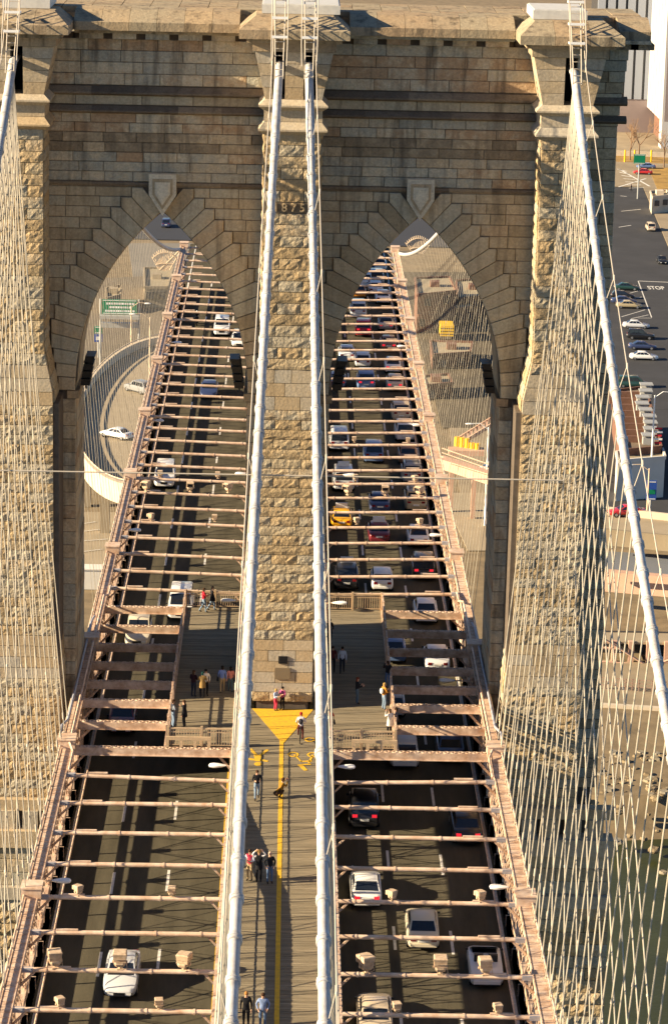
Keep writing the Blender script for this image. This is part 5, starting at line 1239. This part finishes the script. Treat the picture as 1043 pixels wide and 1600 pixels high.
for s, w1 in ((-1, 'oncoming'), (1, 'outbound')):
    railing([(s*2.75, -7.42), (s*6.75, -7.42)], 'tan picket railing closing the river end of the platform over %s cars' % w1, m=TR)
    railing([(s*2.75, 21.5), (s*6.75, 21.5)], 'tan picket railing closing the land end of the platform over %s cars' % w1, m=TR)
    railing([(s*6.82, -7.3), (s*6.82, 21.4)], 'slim rail along the roadway side of the platform over %s cars' % w1, m=STEEL, dens=99)
    # timber bench-like guard on the outside of the near railing
    g = thing('timber_guard', 'heavy tan timber guard frame outside the platform railing over %s cars' % w1, 'guard rail', (s*5, -7.9, 4.9), group='timber guards outside the platform')
    b = MB(); b.box(min(s*4.2, s*6.85), max(s*4.2, s*6.85), -8.0, -7.85, 5.55, 5.75); b.build('top_beam', TR, g)
    for k in range(4): x = s*(4.3+k*.82); b = MB(); b.box(x-.09, x+.09, -8.0, -7.85, 4.75, 5.56); b.build('post', TR, g)
# low rails along the promenade
for s, w1 in ((-1, 'oncoming'), (1, 'outbound')):
    t = thing('promenade_rail', 'slender wire rail along the promenade edge on the %s side' % w1, 'railing', (s*2.4, -40, 4.95))
    for h_ in (.5, 1.1): b = MB(); b.tube([(s*2.42, -76, 4.95+h_), (s*2.42, -8, 4.95+h_)], .022, 5); b.build('wire', STEEL, t)
    y = -75
    while y < -8: b = MB(); b.box(s*2.42-.035, s*2.42+.035, y-.035, y+.035, 4.9, 6.1); b.build('post', STEEL, t); y += 2.286
# ================================================================ PEOPLE
CLO = {}
def cloth(c):
    if c not in CLO: CLO[c] = mat('cloth_%d' % len(CLO), c, .9, spec=.15, n_scale=9, n_amt=.25, coord='obj')
    return CLO[c]
SKIN = mat('skin', (.50, .29, .19), .6); EYE = mat('eye_dark', (.02, .015, .012), .3)
SHOE = (.03, .025, .02); JEAN = (.10, .16, .28); LJEAN = (.22, .30, .40); BLK = (.015, .015, .018); KHA = (.42, .31, .17); DK = (.03, .035, .05)
def person(x, y, rz, top, legs, hair, label, arms='down', walk=0, H=1.74, z=4.95, crouch=False, cycle=False, coat=False, bag=None, shoes=SHOE, sleeves=None, lean=0, hairlen=.12, build_=1.0, cap=None):
    t = thing('person', label, 'person', (x, y, z), rz, 'people on the promenade and platforms'); k = H/1.74; M = WM[t] @ Matrix.Scale(k, 4)
    V = {}; V['pel'] = (0, 0, .96); V['spi'] = (0, .01, 1.14); V['che'] = (0, .0+lean*.1, 1.34); V['nec'] = (0, .0+lean*.14, 1.49); V['hd0'] = (0, .02+lean*.16, 1.57); V['hd1'] = (0, .035+lean*.17, 1.65); V['hd2'] = (0, .02+lean*.17, 1.715)
    for n_, s in (('l', -1), ('r', 1)):
        w_ = walk*s
        V['hip'+n_] = (s*.095, 0, .9); V['kne'+n_] = (s*.105, .05+w_*.16, .5); V['ank'+n_] = (s*.11, -.02+w_*.30-(.12 if w_ < 0 else 0), .09+(.05 if w_ < 0 else 0)); V['toe'+n_] = (s*.12, .16+w_*.30-(.1 if w_ < 0 else 0), .035)
        V['sho'+n_] = (s*.185, lean*.1, 1.42)
        e, wr, ha = {'down': ((s*.25, -.03-w_*.1, 1.14), (s*.25, .06-w_*.2, .9), (s*.245, .09-w_*.22, .80)),
                     'forward': ((s*.26, .06, 1.17), (s*.16, .30, 1.20), (s*.12, .39, 1.23)),
                     'camera': ((s*.27, .12, 1.30), (s*.12, .27, 1.54), (s*.07, .31, 1.62)),
                     'up': ((s*.36, .04, 1.50), (s*.22, .08, 1.70), (s*.14, .10, 1.78)),
                     'pocket': ((s*.30, -.08, 1.16), (s*.23, .08, .98), (s*.2, .13, .92)),
                     'folded': ((s*.25, .06, 1.16), (s*.0, .22, 1.20), (-s*.1, .2, 1.22)),
                     'mixed': (((.27, .10, 1.22), (.2, .32, 1.3), (.18, .4, 1.34)) if s > 0 else ((-.25, -.04, 1.14), (-.25, .05, .9), (-.24, .08, .8))),
                     'bars': ((s*.27, .2, 1.12), (s*.27, .46, 1.02), (s*.26, .54, 1.0))}[arms]
        V['elb'+n_], V['wri'+n_], V['han'+n_] = e, wr, ha
    if crouch:
        for q in list(V):
            X = V[q]
            if q[:3] in ('kne', 'ank', 'toe'): continue
            V[q] = (X[0], X[1]+(.22 if X[2] > 1.1 else -.12)+(X[2]-.96)*.25, X[2]-.62)
        for n_, s in (('l', -1), ('r', 1)): V['kne'+n_] = (s*.16, .36, .46); V['ank'+n_] = (s*.13, .02, .09); V['toe'+n_] = (s*.15, .2, .035)
    if cycle:
        for q in list(V):
            X = V[q]
            if X[2] > 1.0 or q in ('pel', 'hipl', 'hipr'): V[q] = (X[0], X[1]+max(0, (X[2]-.96))*.45, X[2]+.02-max(0, X[2]-.96)*.08)
        V['knel'] = (-.13, .34, .70); V['ankl'] = (-.13, .14, .36); V['toel'] = (-.13, .30, .32); V['kner'] = (.13, .22, .56); V['ankr'] = (.13, .10, .14); V['toer'] = (.13, .26, .10)
    E_ = [('pel', 'spi', 'top'), ('spi', 'che', 'top'), ('che', 'nec', 'top'), ('nec', 'hd0', 'skin'), ('hd0', 'hd1', 'skin'), ('hd1', 'hd2', 'skin')]
    for n_ in 'lr': E_ += [('pel', 'hip'+n_, 'legs'), ('hip'+n_, 'kne'+n_, 'legs'), ('kne'+n_, 'ank'+n_, 'legs'), ('ank'+n_, 'toe'+n_, 'shoe'), ('che', 'sho'+n_, 'top'), ('sho'+n_, 'elb'+n_, 'slv'), ('elb'+n_, 'wri'+n_, 'slv'), ('wri'+n_, 'han'+n_, 'skin')]
    RD = {'pel': (.15, .12), 'spi': (.14, .11), 'che': (.165, .125), 'nec': (.058, .058), 'hd0': (.072, .085), 'hd1': (.083, .10), 'hd2': (.06, .07), 'hip': (.095, .1), 'kne': (.068, .07), 'ank': (.05, .055), 'toe': (.045, .035), 'sho': (.07, .075), 'elb': (.052, .052), 'wri': (.036, .036), 'han': (.042, .022)}
    ks = list(V); ix = {q: i for i, q in enumerate(ks)}
    me = bpy.data.meshes.new('sk'); me.from_pydata([V[q] for q in ks], [(ix[a], ix[b]) for a, b, _ in E_], []); o = bpy.data.objects.new('sk', me); C.objects.link(o)
    sk = o.modifiers.new('s', 'SKIN'); sk.use_smooth_shade = True
    for i, q in enumerate(ks):
        r = RD.get(q) or RD[q[:3]]; f = build_ if q in ('pel', 'spi', 'che') else 1; me.skin_vertices[0].data[i].radius = (r[0]*f, r[1]*f); me.skin_vertices[0].data[i].use_root = (q == 'pel')
    su = o.modifiers.new('u', 'SUBSURF'); su.levels = 1; su.render_levels = 1
    return dict(t=t, M=M, V=V, E_=E_, o=o, top=top, legs=legs, shoes=shoes, sleeves=sleeves, hairlen=hairlen, cap=cap, hair=hair, coat=coat, crouch=crouch, bag=bag)
def dress(t, M, V, E_, o, top, legs, shoes, sleeves, hairlen, cap, hair, coat, crouch, bag, dg):
    bm_ = bpy.data.meshes.new_from_object(o.evaluated_get(dg))
    bm_.name = 'body'; bm_.materials.clear()
    tags = ['top', 'legs', 'skin', 'shoe', 'slv']
    for tg in tags: bm_.materials.append({'top': cloth(top), 'legs': cloth(legs), 'skin': SKIN, 'shoe': cloth(shoes), 'slv': cloth(sleeves or top)}[tg])
    A = np.array([V[a] for a, b, _ in E_]); B = np.array([V[b] for a, b, _ in E_]); D = B-A; DD = (D*D).sum(1)
    for f in bm_.polygons:
        p = np.array(f.center); tt = np.clip(((p-A)*D).sum(1)/DD, 0, 1); d = np.linalg.norm(A+D*tt[:, None]-p, axis=1); f.material_index = tags.index(E_[int(d.argmin())][2])
    body = inst('body', bm_, t, M)
    # fingers
    fg = MB()
    for n_, s in (('l', -1), ('r', 1)):
        w0, h0 = Vector(V['wri'+n_]), Vector(V['han'+n_]); d = (h0-w0).normalized(); sd_ = d.cross(Vector((s, .3, .1))).normalized()
        for j in range(4): p0 = h0+sd_*(.03-.02*j); fg.tube([p0-d*.01, p0+d*.045, p0+d*(.075-.006*abs(j-1))+Vector((-s*.012, .01, 0))], [.010, .009, .007], 5)
        p0 = w0.lerp(h0, .5)+sd_*.035; fg.tube([p0, p0+sd_*.03+d*.035, p0+sd_*.032+d*.06], [.011, .010, .008], 5)
    fg.build('fingers', SKIN, body, M, smooth=True)
    hd = Vector(V['hd1']); fc = MB()
    for s in (-1, 1): fc.ball((hd.x+s*.032, hd.y+.098, hd.z-.005), .012, .008, .008, 6, 4, mi=1); fc.ball((hd.x+s*.088, hd.y, hd.z-.01), .012, .02, .032, 6, 4)
    fc.ball((hd.x, hd.y+.112, hd.z-.028), .014, .018, .022, 6, 4); fc.box(hd.x-.025, hd.x+.025, hd.y+.088, hd.y+.1, hd.z-.066, hd.z-.058, mi=2); fc.build('face', [SKIN, EYE, cloth((.30, .10, .08))], body, M, smooth=True)
    hb = MB(); hb.ball((hd.x, hd.y-.012, hd.z+.03), .098, .115, .095, 12, 8)
    if hairlen > .1: hb.ball((hd.x, hd.y-.06, hd.z-hairlen*.5), .085, .06, hairlen*.75, 10, 6)
    hb.build('cap' if cap else 'hair', cloth(cap or hair), t, M, smooth=True)
    if coat:
        c0 = MB(); rings = []
        for zz, rx, ry in ((1.12, .165, .14), (.95, .19, .16), (.72, .21, .19)):
            sh_ = -.62 if crouch else 0; rings.append([(rx*math.cos(a*math.pi/6), ry*math.sin(a*math.pi/6), zz+sh_) for a in range(12)])
        c0.loft(rings, False); c0.build('coat_skirt', cloth(top), t, M, smooth=True)
    if bag:
        g = MB(); kind, col, sd2 = bag
        if kind == 'back': g.ball((0, V['che'][1]-.2, V['che'][2]-.08), .15, .1, .2, 10, 6); g.build('backpack', cloth(col), t, M, smooth=True)
        else: g.hexa([(sd2*.30-.06, -.14, .78), (sd2*.30+.06, -.14, .78), (sd2*.30+.06, .14, .78), (sd2*.30-.06, .14, .78)], [(sd2*.28-.04, -.11, 1.02), (sd2*.28+.04, -.11, 1.02), (sd2*.28+.04, .11, 1.02), (sd2*.28-.04, .11, 1.02)]); g.tube([(sd2*.28, -.1, 1.0), (sd2*.2, 0, 1.44), (sd2*.28, .1, 1.0)], .012, 5); g.build('shoulder_bag', cloth(col), t, M)
    return t
def at(a, c): p = gz(a, c, 4.95); return p.x, p.y
PI = math.pi
BRN = (.06, .03, .015); BHA = (.015, .012, .01); BLO = (.42, .26, .08)
P_LIST = [
    (318, 957, -1.3, (.42, .015, .03), LJEAN, BRN, 'person in red jacket and jeans walking on the platform by its land-end railing', dict(arms='mixed', walk=.5)),
    (331, 954, -1.2, BLK, LJEAN, BHA, 'person in black coat with a bag walking next to the red jacket', dict(arms='down', walk=.6, coat=True, bag=('hand', BLK, 1))),
    (302, 1089, -.5, (.03, .01, .012), DK, BRN, 'person in dark maroon top with folded arms in the tower shade', dict(arms='folded', hairlen=.2)),
    (316, 1091, 0, (.30, .19, .07), BLK, BHA, 'person in brown coat and dark green cap seen from behind', dict(coat=True, arms='forward', cap=(.02, .07, .06))),
    (321, 1087, PI+.3, (.72, .70, .66), BLK, BHA, 'person in white shirt talking to the one in brown coat', dict(arms='pocket')),
    (347, 1082, .1, (.17, .25, .55), KHA, BHA, 'person in blue shirt and khaki trousers walking away with black bag', dict(walk=.4, bag=('hand', BLK, -1))),
    (360, 1081, .1, (.62, .24, .20), (.10, .15, .16), BHA, 'person in pink top and jeans beside the blue shirt', dict(walk=-.4, bag=('hand', BLK, 1), hairlen=.22, H=1.64)),
    (270, 1136, -1.2, DK, LJEAN, BRN, 'person in navy and grey leaning by the corner of the platform rail', dict(arms='folded', sleeves=(.35, .38, .42))),
    (288, 1137, 1.2, BLK, BLK, BRN, 'person all in black facing the one at the platform corner', dict(arms='mixed', coat=True)),
    (430, 1110, -2.2, (.45, .55, .75), (.55, .05, .10), BLO, 'small person in pale blue jacket and red trousers against the middle pier', dict(H=1.4, arms='forward')),
    (441, 1109, 2.6, (.40, .08, .20), BLK, BHA, 'person in pink and black top leaning on the middle pier', dict(H=1.5, arms='folded')),
    (401, 1249, PI+.1, BLK, LJEAN, BRN, 'person in black jacket and pale jeans walking by the inner cable', dict(walk=.7, arms='forward')),
    (433, 1247, -.9, (.30, .15, .02), BRN, BRN, 'person in mustard jacket crouching on the yellow line', dict(crouch=True, arms='camera')),
    (390, 1376, PI-.4, (.35, .03, .06), KHA, BRN, 'person in red waistcoat and khaki half hidden by the inner cable', dict(arms='forward', sleeves=(.6, .6, .66))),
    (404, 1377, PI, BLK, BLK, BLO, 'person in long black dress with raised white sleeves', dict(arms='up', coat=True, sleeves=(.75, .72, .70), hairlen=.16)),
    (421, 1380, PI+.2, BLK, JEAN, (.55, .34, .24), 'bald person in black jacket and jeans next to the raised arms', dict(arms='pocket')),
    (384, 1604, PI, BLK, BLK, (.40, .18, .05), 'person with long red-blond hair in black', dict(arms='down', hairlen=.28)),
    (410, 1606, PI, (.20, .27, .45), JEAN, BRN, 'person in blue checked jacket and jeans walking with the red-blond one', dict(arms='pocket', coat=False)),
    (514, 1150, .1, (.60, .07, .03), (.45, .04, .05), BRN, 'person in orange-red outfit half hidden by the outbound inner cable', dict(arms='mixed', bag=('hand', BLK, 1))),
    (534, 1051, PI, (.60, .64, .74), DK, BHA, 'person in white shirt and dark trousers walking in the tower shade', dict(walk=.5)),
    (519, 1050, PI, (.10, .02, .02), BLK, BRN, 'person in dark red top beside the white shirt', dict(arms='down')),
    (514, 1006, PI+.4, BLK, BLK, BHA, 'person in black suit and white shirt beyond the walkers, by the middle pier', dict(arms='pocket', coat=True)),
    (557, 1100, -1.3, BLK, (.08, .12, .16), (.12, .03, .015), 'person in black top and jeans standing alone in the shade', dict(arms='forward', hairlen=.18)),
    (605, 1074, .3, BLK, JEAN, BRN, 'person in black jacket taking a photo at the platform edge', dict(arms='camera')),
    (599, 1109, -1.0, (.42, .19, .03), LJEAN, BLO, 'person in orange-brown jacket and jeans with white bag by the platform edge', dict(arms='forward', bag=('back', (.7, .7, .68), 1))),
    (608, 1151, .6, (.68, .62, .55), BLK, BRN, 'person in cream jacket raising a camera by the railing corner', dict(arms='camera', coat=True)),
    (618, 1149, 1.4, (.15, .12, .12), BLK, BRN, 'person in dark jacket behind the cream jacket', dict(arms='mixed', bag=('hand', BRN, 1))),
]
FIG = []
for a, c, rz, tp, lg, hr, lab, kw in P_LIST:
    x, y = at(a, c); FIG.append(person(x, y, rz, tp, lg, hr, lab, **kw))
# cyclist and bicycle
x, y = at(469, 1158)
FIG.append(person(x, y, -.05, (.72, .66, .64), (.10, .02, .02), BRN, 'cyclist in white top and red helmet riding away with a backpack', cycle=True, arms='bars', bag=('back', (.05, .05, .06), 1), cap=(.55, .03, .03), z=4.95))
bk = thing('bicycle', 'dark bicycle ridden past the yellow triangle', 'bicycle', (x, y, 4.955), -.05); M = WM[bk]
for yy in (-.5, .52):
    b = MB(); n = 20
    for i in range(n):
        a0, a1 = 2*math.pi*i/n, 2*math.pi*(i+1)/n; b.bar((0, yy+.32*math.cos(a0), .335+.32*math.sin(a0)), (0, yy+.32*math.cos(a1), .335+.32*math.sin(a1)), .035, .035, (1, 0, 0))
    for i in range(8): a0 = math.pi*i/4; b.bar((0, yy, .335), (0, yy+.31*math.cos(a0), .335+.31*math.sin(a0)), .006, .006, (1, 0, 0))
    b.build('wheel', BLACK, bk, M)
b = MB()
for p, q in (((0, -.5, .335), (0, -.1, .3)), ((0, -.1, .3), (0, -.22, .86)), ((0, -.22, .8), (0, .38, .8)), ((0, -.1, .3), (0, .4, .72)), ((0, -.5, .335), (0, -.22, .8)), ((0, .52, .335), (0, .36, .95))): b.tube([p, q], .018, 6)
b.build('frame', BLACK, bk, M); b = MB(); b.bar((0, -.36, .9), (0, -.1, .9), .14, .05); b.build('saddle', BLACK, bk, M); b = MB(); b.bar((-.27, .4, .99), (.27, .4, .99), .03, .03); b.build('handlebar', CHROME, bk, M)
x, y = gz(308, 497, .7).x, on_road(308, 497, 2, -1)[1]
FIG.append(person(x, y, PI, BLK, BLK, BHA, 'motorcycle rider in black with white helmet on the oncoming roadway', cycle=True, arms='bars', cap=(.8, .8, .8), z=-.05))
p = gz(985, 299, ZG); FIG.append(person(p.x, p.y, 1.2, (.04, .03, .05), BLK, BHA, 'distant pedestrian in dark clothes by the zebra crossing', walk=.5, z=ZG+.0))
DG = bpy.context.evaluated_depsgraph_get(); DG.update()
for f_ in FIG: dress(dg=DG, **f_)
for f_ in FIG: bpy.data.objects.remove(f_['o'])
